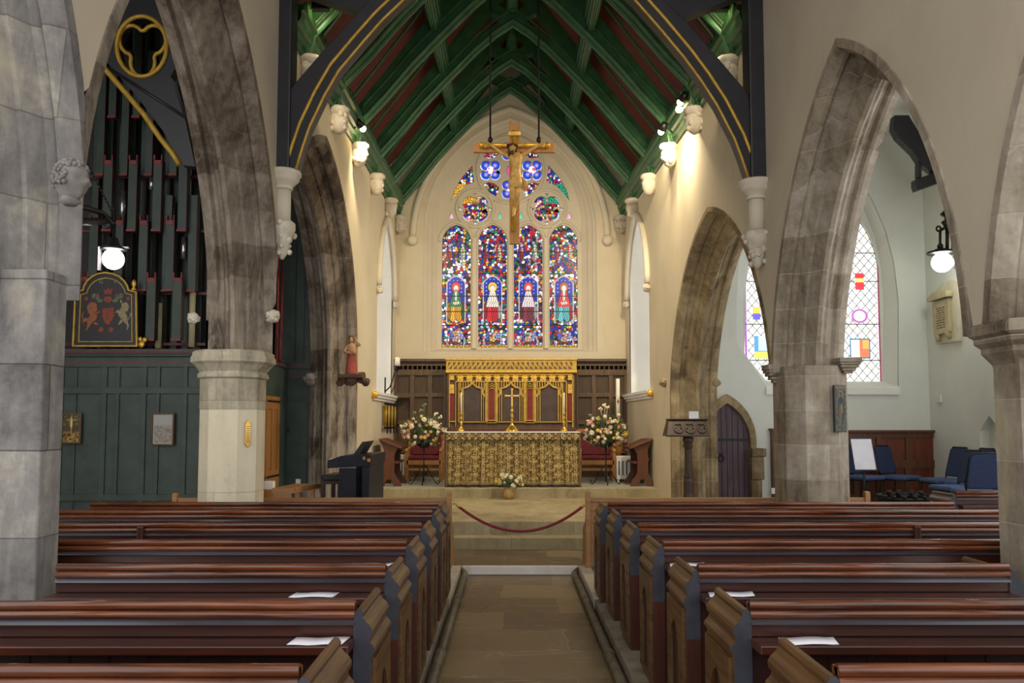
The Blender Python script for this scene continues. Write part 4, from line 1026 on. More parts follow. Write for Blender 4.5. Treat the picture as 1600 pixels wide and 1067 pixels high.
for px, seed, lab in ((662, 3, 'pink and cream flower arrangement on a black iron stand, piano side of the altar'), (947, 8, 'white lily and pink flower arrangement on a black iron stand, lectern side of the altar')):
    Y = 15.75; f = P(px, 755, Y); x = f.x; t = thing('flower_stand', lab, 'flower stand', (x, Y, SF), 'pedestal flower arrangements')
    zb = P(px, 697, Y).z; mb = MB()
    MB().tube([Vector((x, Y, SF+.06)), Vector((x, Y, zb))], .012, 8).build('iron_pole', 'iron', t)
    for a in (0.3, PI-.3, -PI/2):
        dx, dy = math.cos(a), math.sin(a); q = []
        for h, r in ((.36, .02), (.30, .06), (.12, .15), (.03, .20), (.0, .23), (.02, .26), (.05, .265), (.065, .245), (.05, .23)): q.append(Vector((x+dx*r*1.15, Y+dy*r*1.1, SF+.012+h)))
        MB().tube(q, .009, 6).build('scroll_leg', 'iron', t)
    mb = MB(); mb.tube([Vector((x+.1*math.cos(TAU*k/14), Y+.1*math.sin(TAU*k/14), SF+.2)) for k in range(14)], .005, 5, close=True); mb.build('iron_ring', 'iron', t)
    MB().lathe([(.05, 0), (.11, .03), (.13, .10), (.12, .11)], (x, Y, zb-.03), 14).build('bowl', 'leather_black', t)
    mixs = {'bloom_white': 5, 'bloom_pink': 1.6, 'bloom_red': .35, 'bloom_yellow': 1.1, 'bloom_dark': .6}
    if seed == 3: sp = ((0, .50, 'foliage_pale'), (-.06, .40, 'foliage_pale'), (-.18, .35, 'foliage_pale'), (.22, .33, 'bloom_white'), (.30, .28, 'bloom_white'), (-.42, .1, 'bloom_white'))
    else: sp = ((-.02, .50, 'bloom_white'), (.03, .46, 'bloom_white'), (-.10, .44, 'bloom_white'), (.25, .32, 'bloom_white'), (-.3, .30, 'foliage_pale'), (-.32, .2, 'bloom_white'))
    bouquet(t, (x, Y, zb+.27), .40, .30, .26, 74, mixs, seed, .82, 620, sp)
# vase of flowers at the foot of the altar
Y = 14.72; x = P(795, 775, Y).x
t = thing('flower_vase', 'cream jug of white and yellow flowers at the foot of the altar', 'vase', (x, Y, CF))
MB().lathe([(.05, 0), (.075, .02), (.098, .07), (.10, .11), (.085, .16), (.062, .195), (.066, .215), (.055, .21), (.05, .19)], (x, Y, CF), 20).build('jug', 'pot_cream', t)
MB().tube([Vector((x-.065, Y, CF+.20)), Vector((x-.11, Y, CF+.19)), Vector((x-.115, Y, CF+.13)), Vector((x-.09, Y, CF+.09))], .009, 6).build('handle', 'pot_cream', t)
bouquet(t, (x+.02, Y, CF+.32), .24, .13, .17, 34, {'bloom_white': 5, 'bloom_yellow': 2}, 5, .62, 180)
# ---------------- sanctuary armchairs
def armchair(px, lab):
    Y = 16.85; x = P(px, 750, Y).x; t = thing('armchair', lab, 'armchair', (x, Y, SF), 'pair of sanctuary armchairs'); z = SF; w = .34
    for sx in (-1, 1):
        MB().box(x+sx*w-.035, x+sx*w+.035, Y-.28, Y-.21, z, z+.62).build('front_leg', 'oak_chair', t, bevel=.006)
        MB().prism([(Y+.22, z), (Y+.29, z), (Y+.29, z+.5), (Y+.36, z+1.02), (Y+.29, z+1.02), (Y+.22, z+.5)], -.03, .03, YZ(x+sx*w)).build('rear_leg', 'oak_chair', t, bevel=.006)
        MB().prism([(Y-.30, z+.60), (Y-.28, z+.65), (Y+.28, z+.69), (Y+.28, z+.64)], -.035, .035, YZ(x+sx*w)).build('armrest', 'oak_chair', t, bevel=.01)
        MB().box(x+sx*w-.02, x+sx*w+.02, Y-.22, Y+.24, z+.36, z+.42).build('side_rail', 'oak_chair', t)
    MB().box(x-w, x+w, Y-.28, Y-.24, z+.34, z+.43).build('front_rail', 'oak_chair', t, bevel=.004)
    MB().box(x-w, x+w, Y-.27, Y-.245, z+.22, z+.27).build('stretcher', 'oak_chair', t, bevel=.004)
    MB().box(x-w+.03, x+w-.03, Y-.29, Y+.24, z+.43, z+.51).build('seat_cushion', 'burgundy', t, bevel=.025)
    MB().prism([(Y+.20, z+.52), (Y+.26, z+.52), (Y+.33, z+.98), (Y+.27, z+.98)], -w+.03, w-.03, YZ(x)).build('back_cushion', 'burgundy', t, bevel=.02)
    MB().box(x-w, x+w, Y+.29, Y+.35, z+.96, z+1.04).build('top_rail', 'oak_chair', t, bevel=.01)
armchair(664, 'oak armchair with burgundy cushions behind the flower stand nearest the piano')
armchair(931, 'oak armchair with burgundy cushions behind the flower stand nearest the tall candle')
# ---------------- prayer desks (seen end-on)
def prayer_desk(px, s, lab):
    """s=+1: sloping top falls toward +x"""
    Y = 15.35; x = P(px, 760, Y).x; t = thing('prayer_desk', lab, 'prayer desk', (x, Y+.45, SF), 'pair of carved prayer desks'); z = SF; k = Y/1300*.98
    prof = [(-24, 0), (-24, 4), (-17, 14), (-13, 20), (-13, 40), (-15, 43), (-13, 46), (-13, 58), (-16, 66), (-21, 74), (-16, 75), (8, 66), (12, 63), (9, 60), (4, 50), (4, 22), (8, 14), (15, 4), (15, 0), (4, 0), (2, 7), (-2, 11), (-7, 11), (-10, 7), (-12, 0)]
    for dy in (0, .85):
        MB().prism([(x+(a+4)*k*s, z+b*k) for a, b in prof], dy-.03, dy+.03, XZ(Y)).build('end_panel', 'oak_mid', t, bevel=.006)
    pts = [(-20, 76), (16, 62), (16, 59), (-20, 73)]
    MB().prism([(x+(a+4)*k*s, z+b*k) for a, b in pts], -.08, .93, XZ(Y)).build('sloping_top', 'oak_mid', t, bevel=.006)
    MB().box(*sorted((x+(-9)*k*s, x+(-6)*k*s)), Y+.03, Y+.82, z+.12, z+.72).build('front_board', 'oak_mid', t)
    MB().box(*sorted((x+(2)*k*s, x+(14)*k*s)), Y+.03, Y+.82, z+.42, z+.46).build('inner_shelf', 'oak_mid', t)
prayer_desk(608, 1, 'carved oak prayer desk seen end-on, standing near the digital piano')
prayer_desk(1004, -1, 'carved oak prayer desk seen end-on, standing beside the white radiator and tall candle')
# ---------------- radiators
def radiator(px0, px1, Y, side, lab):
    x0, x1 = P(px0, 740, Y).x, P(px1, 740, Y).x; t = thing('radiator', lab, 'radiator', ((x0+x1)/2, Y+.25, SF), 'white column radiators'); n = 7
    for k in range(n):
        y = Y+.03+k*.075; mb = MB(); mb.box(x0, x1, y, y+.055, SF+.09, SF+.50); mb.build('column', 'white_paint', t, bevel=.02)
    MB().box(x0-.01, x1+.01, Y-.03, Y-.0, SF+.06, SF+.52).build('end_plate', 'white_paint', t, bevel=.01)
    mb = MB()
    for k in range(4): xx = x0+(k+.5)*(x1-x0)/4; mb.box(xx-.012, xx+.012, Y-.036, Y-.028, SF+.14, SF+.42)
    mb.build('vent_slot', 'slate_edge', t)
    for yy in (Y+.02, Y+.5): 
        for xx in (x0+.03, x1-.03): MB().box(xx-.02, xx+.02, yy-.02, yy+.02, SF, SF+.1).build('foot', 'white_paint', t)
radiator(616, 630, 17.25, -1, 'small white radiator behind the prayer desk near the piano')
radiator(964, 988, 16.5, 1, 'white slotted radiator between the tall candle stand and prayer desk')
# ---------------- paschal candle
Y = 17.3; x = P(966, 700, Y).x; z1 = P(966, 660, Y).z; z2 = P(966, 592, Y).z
t = thing('paschal_candle', 'tall white candle on a turned honey coloured stand beside the flowers', 'candle', (x, Y, SF))
hh = z1-SF; MB().lathe([(.16, 0), (.17, .03), (.12, .07), (.06, .12), (.05, .2), (.075, .27), (.085, .34), (.06, .42), (.055, .5), (.075, .54), (.09, .58), (.085, .8), (.09, hh-.1), (.10, hh-.06), (.06, hh-.02), (.055, hh)], (x, Y, SF), 18).build('turned_stand', 'oak_chair', t)
MB().lathe([(.042, hh-.02), (.040, z2-SF), (.01, z2-SF+.01)], (x, Y, SF), 14).build('candle', 'candle_wax', t)
mb = MB(); mb.box(x-.02, x+.02, Y-.046, Y-.040, SF+hh+.42, SF+hh+.45).box(x-.006, x+.006, Y-.046, Y-.040, SF+hh+.38, SF+hh+.5); mb.build('red_mark', 'reredos_red', t)
# side shelf (credence)
x0, x1 = P(976, 705, 17.3).x, P(995, 705, 17.3).x; z = P(980, 702, 17.3).z
t = thing('credence_shelf', 'small dark wooden shelf table above the white slotted radiator', 'shelf', ((x0+x1)/2, 17.5, SF))
MB().box(x0, x1, 17.3, 17.75, z-.04, z).build('shelf_top', 'oak_dark', t, bevel=.008)
MB().prism([(x0+.10, z-.04), (x1-.02, z-.04), (x1-.06, z-.14), (x1-.06, SF), (x0+.16, SF), (x0+.16, z-.14)], -.03, .03, XZ(17.5)).build('support', 'oak_dark', t, bevel=.006)
# small shelf on the panelling, piano side
p = P(630, 620, 17.9); o = MB().box(P(617, 620, 17.9).x, P(640, 620, 17.9).x, 17.72, 17.98, p.z-.025, p.z).build('wall_shelf', 'oak_dark', bevel=.006); tag(o, 'narrow dark shelf on the panelling beside the candle bracket', 'shelf')
# ---------------- wall rack of yellow staves
q0 = PW(598.5, 625, -1); q1 = PW(613, 625, -1); zt0 = q0.z; xw = q0.x
t = thing('stave_rack', 'black wall frame holding upright yellow staves below the window ledge', 'wall rack', (XL(17), 17.0, 1.6))
def WL(y, d): return XL(y)+d
ya, yb = 16.45, 17.5; zb, zt_ = 1.58, 2.05
for k, y in enumerate(np.linspace(ya, yb, 6)):
    MB().tube([Vector((WL(y, .07), y, zb+.04)), Vector((WL(y, .07), y, zt_-.04))], .05, 8).build('yellow_stave', 'gold_paint', t)
for k, y in enumerate(np.linspace(ya-.1, yb+.1, 4)): MB().tube([Vector((WL(y, .12), y, zb-.12)), Vector((WL(y, .12), y, zt_+.03))], .012, 6).build('black_rod', 'iron', t)
mb = MB(); 
for z in (zb, zt_): mb.tube([Vector((WL(ya-.12, .07), ya-.12, z)), Vector((WL(yb+.12, .07), yb+.12, z))], .022, 6)
mb.build('frame', 'iron', t)
# ---------------- candle bracket on the ledge
Y = 16.4; hp = P(621, 572, Y); base = Vector((XL(Y)+.06, Y, 2.27))
t = thing('candle_bracket', 'black wrought iron bracket with a white candle at the window ledge', 'candle bracket', base)
MB().tube([base+Vector((0, 0, .30)), base+Vector((0, 0, -.05))], .015, 6).tube([base+Vector((0, 0, .02)), base+Vector((.1, 0, .12)), Vector((hp.x-.03, Y, hp.z-.05))], .014, 6).tube([base+Vector((.12, 0, .0)), base+Vector((.2, 0, .15)), Vector((hp.x, Y, hp.z-.06))], .010, 6).build('iron_arm', 'iron', t)
MB().lathe([(.02, -.10), (.03, -.06), (.05, -.03), (.085, -.01), (.085, 0)], hp, 12).build('drip_pan', 'iron', t)
MB().lathe([(.05, 0), (.05, .17), (.01, .18)], hp, 12).build('candle', 'candle_wax', t)
# ================================================================== ORGAN AND NORTH SIDE
YO = 11.0
aO = at(YO)
t = thing('pipe_organ', 'dark green panelled organ case with red-edged wooden pipes above', 'organ', (-4.9, YO+.6, 0))
xl, zl = aO(60, 548); xr = -3.70; zcap = zl
MB().box(xl-.6, xr, YO+.04, YO+.5, 0, zl-.02).build('case_body', 'organ_green', t)
# panelled front: stiles and rails on the case
x0 = aO(40, 600)[0]; mb = MB(); vz = aO(100, 556)[1]
for r0, r1 in ((556, 573), (605, 615), (773, 783), (840, 900)):
    mb.box(x0, xr, YO+.012, YO+.042, max(0, aO(100, r1)[1]), aO(100, r0)[1])
for e0, e1 in ((40, 66), (90, 98), (116, 119), (157, 166), (180, 186), (220, 228), (243, 249), (285, 292)):
    mb.box(aO(e0, 600)[0], aO(e1, 600)[0], YO+.015, YO+.042, .02, vz)
mb.build('panelled_front', 'organ_green', t, bevel=.004)
mb = MB(); mb.box(xl-.6, xr+.04, YO-.06, YO+.5, zl-.03, zl+.02).box(xl-.6, xr+.02, YO-.03, YO+.5, zl-.08, zl-.03); mb.build('ledge', 'organ_green', t, bevel=.01)
mb = MB()
for dz in (.012, -.035): mb.box(xl-.6, xr+.045, YO-.066, YO-.055, zl+dz-.006, zl+dz+.006)
z = aO(100, 566)[1]; mb.box(x0, xr, YO+.008, YO+.016, z-.006, z+.006); mb.build('red_line', 'red_trim', t)
# back wall of the pipe chamber
MB().box(xl-.6, xr, YO+.75, YO+.85, zl, 7.5).build('chamber_back', 'black_paint', t)
def pipe(px, py0, py1, w, d, red_top, red_bot, nm='organ_pipe'):
    x, z0 = aO(px, py1); _, z1 = aO(px, py0); 
    o = MB().box(x-w/2, x+w/2, YO+d, YO+d+.12, z0, z1).build(nm, 'pipe_green', t, bevel=.004)
    e_ = MB().box(x+w/2-.002, x+w/2+.004, YO+d-.003, YO+d+.03, z0, z1).build('red_edge', 'red_edge', o); m = MB()
    if red_bot: MB().box(x-w/2-.006, x+w/2+.004, YO+d-.012, YO+d+.03, z0-.018, z0+.012).build('red_foot', 'red_trim', o)
    if red_top:
        m.box(x-w/2+.01, x+w/2-.01, YO+d-.008, YO+d+.03, z1-.065, z1-.005); m.box(x-w/2, x-w/2+.018, YO+d-.005, YO+d+.03, z1, z1+.07); m.box(x+w/2-.014, x+w/2, YO+d-.005, YO+d+.03, z1, z1+.07)
    (m.build('red_mouth', 'red_trim', o) if m.v else None)
for px in (118, 139, 160, 176, 196, 214, 235, 252, 270, 291, 309): pipe(px, -40, 545, .085, .38, 0, 0)
for px in (168, 206, 246): pipe(px, -60, 177, .10, .12, 0, 1)
for px in (146, 184, 223, 262): pipe(px, 70, 267, .10, .16, 0, 1)
for px in (163, 202, 241, 281): pipe(px, 248, 358, .115, .05, 1, 1)
for px in (138, 178, 216, 258): pipe(px, 341, 451, .115, .10, 1, 1) if px > 200 else pipe(px, 341, 430, .115, .10, 1, 0)
for px in (232, 273): pipe(px, 433, 530, .12, .03, 1, 1)
for px in (252, 292): pipe(px, 300, 451, .11, .14, 0, 1)
for px in (117, 124): pipe(px, 430, 545, .07, .1, 1, 0)
for px, y0, y1 in ((179, 290, 340), (226, 270, 290), (258, 318, 345), (236, 470, 542), (289, 452, 540), (277, 365, 400)):
    x, z0 = aO(px, y1); _, z1 = aO(px, y0); MB().tube([Vector((x, YO+.22, z0)), Vector((x, YO+.22, z1))], .042, 12).build('metal_pipe', 'chrome' if y1 < 420 else 'marble_old', t)
for py in (265, 352, 452, 533):
    z = aO(100, py)[1]; MB().box(xl, xr, YO+.27, YO+.31, z-.03, z+.005).build('pipe_rail', 'red_edge', t)
# side facing the chancel, with oak doors, and the end wall behind
xS = -3.68; zz = lambda py, Y: 1.646+(663-py)*Y/1300
MB().box(xS-.06, xS, YO+.05, 13.78, 0, zl).build('side_panel', 'organ_green', t)
MB().box(xS-.02, xS+.03, YO+.05, 13.78, zl-.05, zl+.0).build('side_cornice', 'organ_green', t)
mb = MB(); mb.box(xS+.028, xS+.034, YO+.05, 13.78, zl-.02, zl-.005); mb.build('red_line', 'red_trim', t)
for y in (11.9, 12.25, 12.6, 12.95, 13.3):
    o = MB().box(xS-.12, xS-.02, y-.06, y+.06, zl, zl+.9+1.2*((y*10) % 3)/2).build('organ_pipe', 'pipe_green', t); MB().box(xS-.02, xS-.012, y-.06, y-.03, zl, zl+.9+1.2*((y*10) % 3)/2).build('red_edge', 'red_trim', o)
mb = MB(); 
for y in (12.55, 13.0, 13.25): mb.tube([Vector((xS+.02, y, zl)), Vector((xS+.02, y, zl+2.2))], .02, 6)
mb.build('red_pipe_edge', 'red_trim', t)
ytd = 13.2
for ya, yb in ((11.7, 12.42), (12.45, 13.15)):
    d = MB().box(xS, xS+.03, ya, yb, .35, zz(620, 13.0)).build('oak_door', 'oak_chair', t, bevel=.006)
    fr = rect(ya, yb, .36, zz(620, 13.0)); hs = [rect(ya+.10, (ya+yb)/2-.05, .95, zz(640, 13)), rect((ya+yb)/2+.05, yb-.10, .95, zz(640, 13))]
    MB().prism(fr, .03, .05, YZ(xS), hs).build('door_frame', 'oak_chair', d, bevel=.004)
    z = zz(626, 12.9); MB().box(xS+.05, xS+.056, ya+.02, yb-.02, z-.03, z).box(xS+.05, xS+.056, ya+.02, yb-.02, .84, .87).build('strap_hinge', 'iron', d)
MB().box(xS-.02, xS+.35, 11.7, 13.2, 0, .35).build('pedal_base', 'oak_dark', t)
YB2 = 13.78
ew = tag(MB().box(-8, -3.31, YB2, YB2+.15, 0, 8).build('wall_organ_end', 'organ_green'), kind='structure')
x0_, x1_ = P(447, 600, YB2).x, P(490, 600, YB2).x
zc = P(460, 571, YB2).z; MB().box(-3.75, -3.31, YB2-.06, YB2, zc-.05, zc+.04).build('cornice', 'organ_green', ew)
MB().box(-3.75, -3.31, YB2-.064, YB2-.058, zc-.02, zc-.005).box(-3.75, -3.31, YB2-.01, YB2, zc-.20, zc-.185).build('red_line', 'red_trim', ew)
mb = MB()
for px in (462, 476): x = P(px, 480, YB2).x; mb.box(x-.006, x+.006, YB2-.012, YB2, zc, 7)
mb.build('board_joint', 'black_paint', ew)
x1_ = -3.33
d = MB().box(x0_+.02, x1_-.02, YB2-.02, YB2, .3, P(460, 626, YB2).z).build('door_leaf', 'organ_green', ew, bevel=.006)
q = P(466, 752, YB2-.03); o = MB().box(q.x-.04, q.x+.04, YB2-.045, YB2-.021, q.z-.04, q.z+.04).build('wall_socket', 'white_paint', bevel=.006); tag(o, 'white socket plate low on the green organ end wall', 'socket')
MB().ball((x0_+.06, YB2-.04, P(450, 673, YB2).z), .02, 8).build('door_knob', 'iron', d)
struct(MB().box(-8.2, -8, 4, 14, 0, 8), 'wall_north', 'wall_nave')
struct(MB().box(-8, -3.3, 4.8, 14, 7.6, 7.8), 'ceiling_north', 'black_paint')
# low oak bench/step and stool by the organ doors
Y = 11.3; x0, x1 = P(424, 770, Y).x, P(478, 770, Y).x; z = P(440, 765, Y).z
t = thing('organ_bench', 'plain oak bench beneath the oak organ doors', 'bench', ((x0+x1)/2, Y+.4, 0))
MB().prism([(x0, Y), (x1-.17, Y), (x1, Y+.9), (x0+.10, Y+.9)], z-.05, z+.02, XYf(0)).build('bench_top', 'oak_light', t, bevel=.008)
for a, b in ((x0+.05, Y+.06), (x1-.25, Y+.06), (x0+.15, Y+.8), (x1-.1, Y+.8)): MB().box(a-.03, a+.03, b-.03, b+.03, 0, z-.05).build('leg', 'oak_light', t)
MB().box(x0+.02, x1-.2, Y+.01, Y+.04, z-.22, z-.05).build('front_board', 'oak_light', t)
# socket pair box on the organ base
q = P(432, 756, 12.4); o = MB().box(q.x-.10, q.x+.04, q.y-.3, q.y-.2, q.z-.06, q.z+.06).build('white_box', 'white_paint', bevel=.01); tag(o, 'little white box standing on the organ base', 'box'); 
# ---------------- royal arms
YA2 = YO-.02
t = thing('royal_arms_board', 'arched black board painted with lion, unicorn and shield on the organ ledge', 'coat of arms', P(165, 543, YA2))
aA = at(YA2)
outl = [(114, 542), (216, 542), (215, 456), (203, 453), (201, 446), (196, 438), (188, 431), (178, 427), (166, 425), (154, 427), (145, 431), (137, 438), (132, 446), (130, 453), (118, 456)]
c0 = (165, 490); inn = [(165+(x-165)*.95, 487+(y-487)*.955) for x, y in outl]; inn2 = [(165+(x-165)*.83, 487+(y-487)*.86) for x, y in outl]; inn3 = [(165+(x-165)*.805, 487+(y-487)*.84) for x, y in outl]
MB().prism([aA(*q) for q in outl], 0, .05, XZ(YA2)).build('board', 'black_paint', t, bevel=.006)
MB().prism([aA(*q) for q in outl], -.03, .0, XZ(YA2), [[aA(*q) for q in inn]]).build('gilded_frame', 'gold_paint', t, bevel=.006)
MB().prism([aA(*q) for q in inn2], -.008, .0, XZ(YA2), [[aA(*q) for q in inn3]]).build('gilded_line', 'gold_paint', t)
paint('arms_red', '9a4a38', '6c2f28', .6, scale=30); paint('arms_lion', 'a4643a', '7c4527', .6, scale=30); paint('arms_pale', 'a59a72', '7d7656', .6, scale=30); paint('arms_green', '6d7a58', '4b5640', .6, scale=30)
def art(nm, mat, polys, d=-.006):
    mb = MB()
    for i_, pl in enumerate(polys): mb.prism([aA(*q) for q in pl], d-.002*i_, 0, XZ(YA2))
    mb.build(nm, mat, t)
def blob(cx, cy, rx, ry, n=12, a=0): return [(cx+rx*math.cos(TAU*k/n)*math.cos(a)-ry*math.sin(TAU*k/n)*math.sin(a), cy+rx*math.cos(TAU*k/n)*math.sin(a)+ry*math.sin(TAU*k/n)*math.cos(a)) for k in range(n)]
lion = [(139, 474), (146, 473), (152, 478), (153, 484), (149, 488), (153, 494), (151, 499), (146, 503), (142, 507), (138, 513), (134, 518), (136, 511), (137, 504), (133, 502), (131, 506), (129, 500), (132, 497), (138, 497), (142, 493), (138, 488), (136, 480)]
art('painted_lion', 'arms_lion', [lion, blob(145, 479, 7.5, 7), [(150, 488), (157, 486), (157, 488.5), (151, 491)], [(150, 503), (155, 507), (153, 508), (146, 506)], [(130, 499), (128, 492), (133, 487), (133.5, 488.5), (130, 493), (132, 499)]])
uni = [(190, 474), (198, 472), (202, 478), (200, 486), (196, 487), (199, 494), (200, 503), (202, 510), (198, 517), (199, 508), (194, 503), (190, 498), (186, 494), (184, 488), (179, 489), (183, 485), (187, 484), (190, 480)]
art('painted_unicorn', 'arms_pale', [uni, [(189, 474), (186, 464), (192, 472)], [(189, 499), (185, 507), (187, 508), (193, 502)], [(202, 500), (206, 492), (203, 487), (204, 493), (200, 499)]])
art('painted_shield', 'arms_red', [[(160, 482), (178, 480), (179, 494), (174, 503), (169, 508), (164, 504), (160, 496)], blob(169, 468, 7, 5), [(164, 460), (162, 450), (166, 454), (169, 447), (172, 453), (177, 450), (175, 460)]])
art('painted_mantling', 'arms_green', [blob(151, 464, 6, 4, a=.5), blob(186, 464, 6, 4, a=-.5), blob(157, 470, 5, 3), blob(181, 470, 5, 3), [(144, 460), (150, 458), (150, 465), (145, 468)], [(194, 460), (188, 458), (188, 465), (193, 468)]])
art('painted_roses', 'arms_red', [blob(158, 515, 4.2, 4.2), blob(174, 515, 4.2, 4.2), blob(136, 467, 3.2, 3.2), blob(201, 467, 3.2, 3.2), blob(154, 461, 2.6, 2.2), blob(184, 461, 2.6, 2.2)])
def text(s, p, size, mat, parent, nm, rx=PI/2, rz=0):
    c = bpy.data.curves.new(nm, 'FONT'); c.body = s; c.size = size; c.extrude = .002; c.align_x = 'CENTER'; c.align_y = 'CENTER'
    q = bpy.data.objects.new('tmp', c); COL.objects.link(q); me = bpy.data.meshes.new_from_object(q.evaluated_get(bpy.context.evaluated_depsgraph_get())); bpy.data.objects.remove(q); bpy.data.curves.remove(c)
    o = bpy.data.objects.new(nm, me); COL.objects.link(o); me.materials.clear(); me.materials.append(M[mat]); ORG[o] = Vector(p)
    if parent is not None: o.parent = parent; o.location = Vector(p)-ORG[parent]
    o.rotation_euler = (rx, 0, rz); return o
for s, px in (('G', 158), ('R', 180)): q = P(px, 440, YA2-.006); text(s, q, .075, 'arms_pale', t, 'painted_letter')
for px in (122, 209):
    x, z = aA(px, 454); MB().lathe([(.03, 0), (.035, .02), (.015, .04), (.032, .08), (.028, .12), (.008, .15)], (x, YA2, z), 10).build('finial', 'gold', t)
x, z = aA(221, 538); MB().ball((x, YA2, z), .045, 8, (1, .5, 1)).ball((x+.04, YA2, z+.06), .035, 8, (1, .5, 1)).ball((x-.02, YA2, z+.07), .03, 8, (1, .5, 1)).build('carved_scroll', 'gold', t)
# ---------------- framed pictures on the organ front
def crucif(U, V):
    C = np.zeros(U.shape+(3,)); h, h2, e = vcells(U*1.0, V*1.4, .09, 3); C[:] = lin('2c2418'); C[(V < .38) & (h < .55)] = lin('8a6a30'); C[(V < .38) & (h > .8)] = lin('b79a52'); C[V > .38] = lin('4a4026'); C[(V > .6) & (h < .4)] = lin('6d6238')
    C[(np.abs(U-.5) < .04) & (V > .3) & (V < .95)] = lin('9a8040'); C[(np.abs(V-.8) < .03) & (np.abs(U-.5) < .28)] = lin('9a8040'); C[ell(U, V, .5, .66, .07, .16)] = lin('d8c07a'); C[ell(U, V, .5, .85, .045, .04)] = lin('d8c07a'); return C
def pale_print(U, V):
    h, h2, e = vcells(U, V*1.3, .06, 31); C = np.zeros(U.shape+(3,)); C[:] = lin('9c9a92'); C[(V < .6) & (h < .5)] = lin('7f7870'); C[(V < .55) & (h > .8)] = lin('a58c78'); C[V > .65] = lin('a5a6a2'); C[(U < .05) | (U > .95) | (V < .04) | (V > .96)] = lin('b4b0a4'); return C
def framed(px0, py0, px1, py1, Y, fn, lab, mat='print', rot=0):
    a = P(px0, py1, Y); b = P(px1, py0, Y); t = thing('framed_picture', lab, 'picture', ((a.x+b.x)/2, Y, (a.z+b.z)/2), None)
    w = .022; MB().prism(rect(a.x, b.x, a.z, b.z), -.02, .015, XZ(Y), [rect(a.x+w, b.x-w, a.z+w, b.z-w)]).build('frame', 'oak_dark', t, bevel=.004)
    grid_picture('print', mat, t, lambda u, v: Vector((a.x+w+(b.x-a.x-2*w)*u, Y-.004, a.z+w+(b.z-a.z-2*w)*v)), 80, 100, fn); return t
framed(95, 645, 128, 693, YO-.01, crucif, 'framed golden crucifixion picture on the green organ panels, half hidden by the big pier', 'painted')
framed(236, 645, 273, 696, YO-.01, pale_print, 'framed faded print alone in the middle of the green organ panels')
# ---------------- black and gold roof brace in the north aisle
YN = 10.2; aN = at(YN)
t = thing('gilded_brace', 'black timber brace with a gilded trefoil roundel above the organ pipes', 'roof brace', P(225, 120, YN))
cx, cy = 222, 73
MB().prism([aN(*q) for q in [(110, 60), (166, 96), (215, 152), (255, 205), (285, 258), (305, 260), (290, 190), (266, 120), (300, 60), (300, -40), (130, -40)]], 0, .16, XZ(YN), [[aN(cx+38*math.cos(TAU*k/30), cy+46*math.sin(TAU*k/30)) for k in range(30)]]).build('timber', 'black_paint', t)
mb = MB(); mb.tube([Vector((x, YN-.01, z)) for x, z in [aN(*q) for q in [(150, 90), (168, 112), (200, 149), (226, 180), (250, 215), (270, 240), (281, 258)]]], .035, 8); mb.build('gilded_edge', 'gold_paint', t)
mb = MB(); mb.tube([Vector((x, YN-.01, z)) for x, z in [aN(cx+39*math.cos(TAU*k/36), cy+47*math.sin(TAU*k/36)) for k in range(36)]], .028, 8, close=True); mb.build('gilded_ring', 'gold_paint', t)
mb = MB(); f3 = foil(cx, cy, 40, 3, -PI/2+PI/3, 12, .5, .48); mb.tube([Vector((x, YN+.02, z)) for x, z in [aN(x, cy+(y-cy)*1.18) for x, y in f3]], .025, 8, close=True); mb.build('gilded_trefoil', 'gold_paint', t)
MB().tube([Vector((x, YN-.0, z)) for x, z in [aN(160, 100), aN(300, 190)]], .02, 6).build('lower_strut', 'black_paint', t)
# ---------------- globe lamp on wrought bracket
YLm = 6.6; g = P(177, 405, YLm)
t = thing('globe_lamp', 'lit globe lamp hanging from a black wrought bracket in front of the organ pipes', 'lamp', g)
MB().ball(g, .083, 20).build('globe', 'globe_light', t)
MB().lathe([(.10, .075), (.10, .09), (.05, .11), (.03, .17), (.012, .18), (.012, .42)], g, 14).build('cap', 'iron', t)
arm = [P(100, 322, YLm-.6), P(135, 325, YLm-.3), P(158, 332, YLm-.1), P(170, 342, YLm), P(178, 352, YLm)]
mb = MB(); mb.tube(arm, .022, 8); mb.tube([P(104, 345, YLm-.6), P(140, 347, YLm-.3), P(165, 345, YLm-.05)], .03, 8); mb.tube([P(168+7*math.cos(a), 348+8*math.sin(a), YLm) for a in np.linspace(-2, 3.2, 12)], .012, 6)
mb.build('bracket_arm', 'iron', t)
mb = MB()
for k in range(14): a = P(133, 248, YLm-.3).lerp(P(172, 325, YLm), k/13); b = P(133, 248, YLm-.3).lerp(P(172, 325, YLm), (k+.7)/13); mb.tube([a, b], .008, 5)
mb.tube([P(172, 325, YLm), g+Vector((0, 0, .4))], .008, 5); mb.build('chain', 'iron', t)
mb = MB(); mb.box(g.x-.12, g.x-.10, YLm-.01, YLm+.01, g.z-.09, g.z+.09); mb.box(g.x-.12, g.x+.12, YLm-.012, YLm+.012, g.z+.085, g.z+.10); mb.build('side_stay', 'chrome', t)
LAMP_N = g
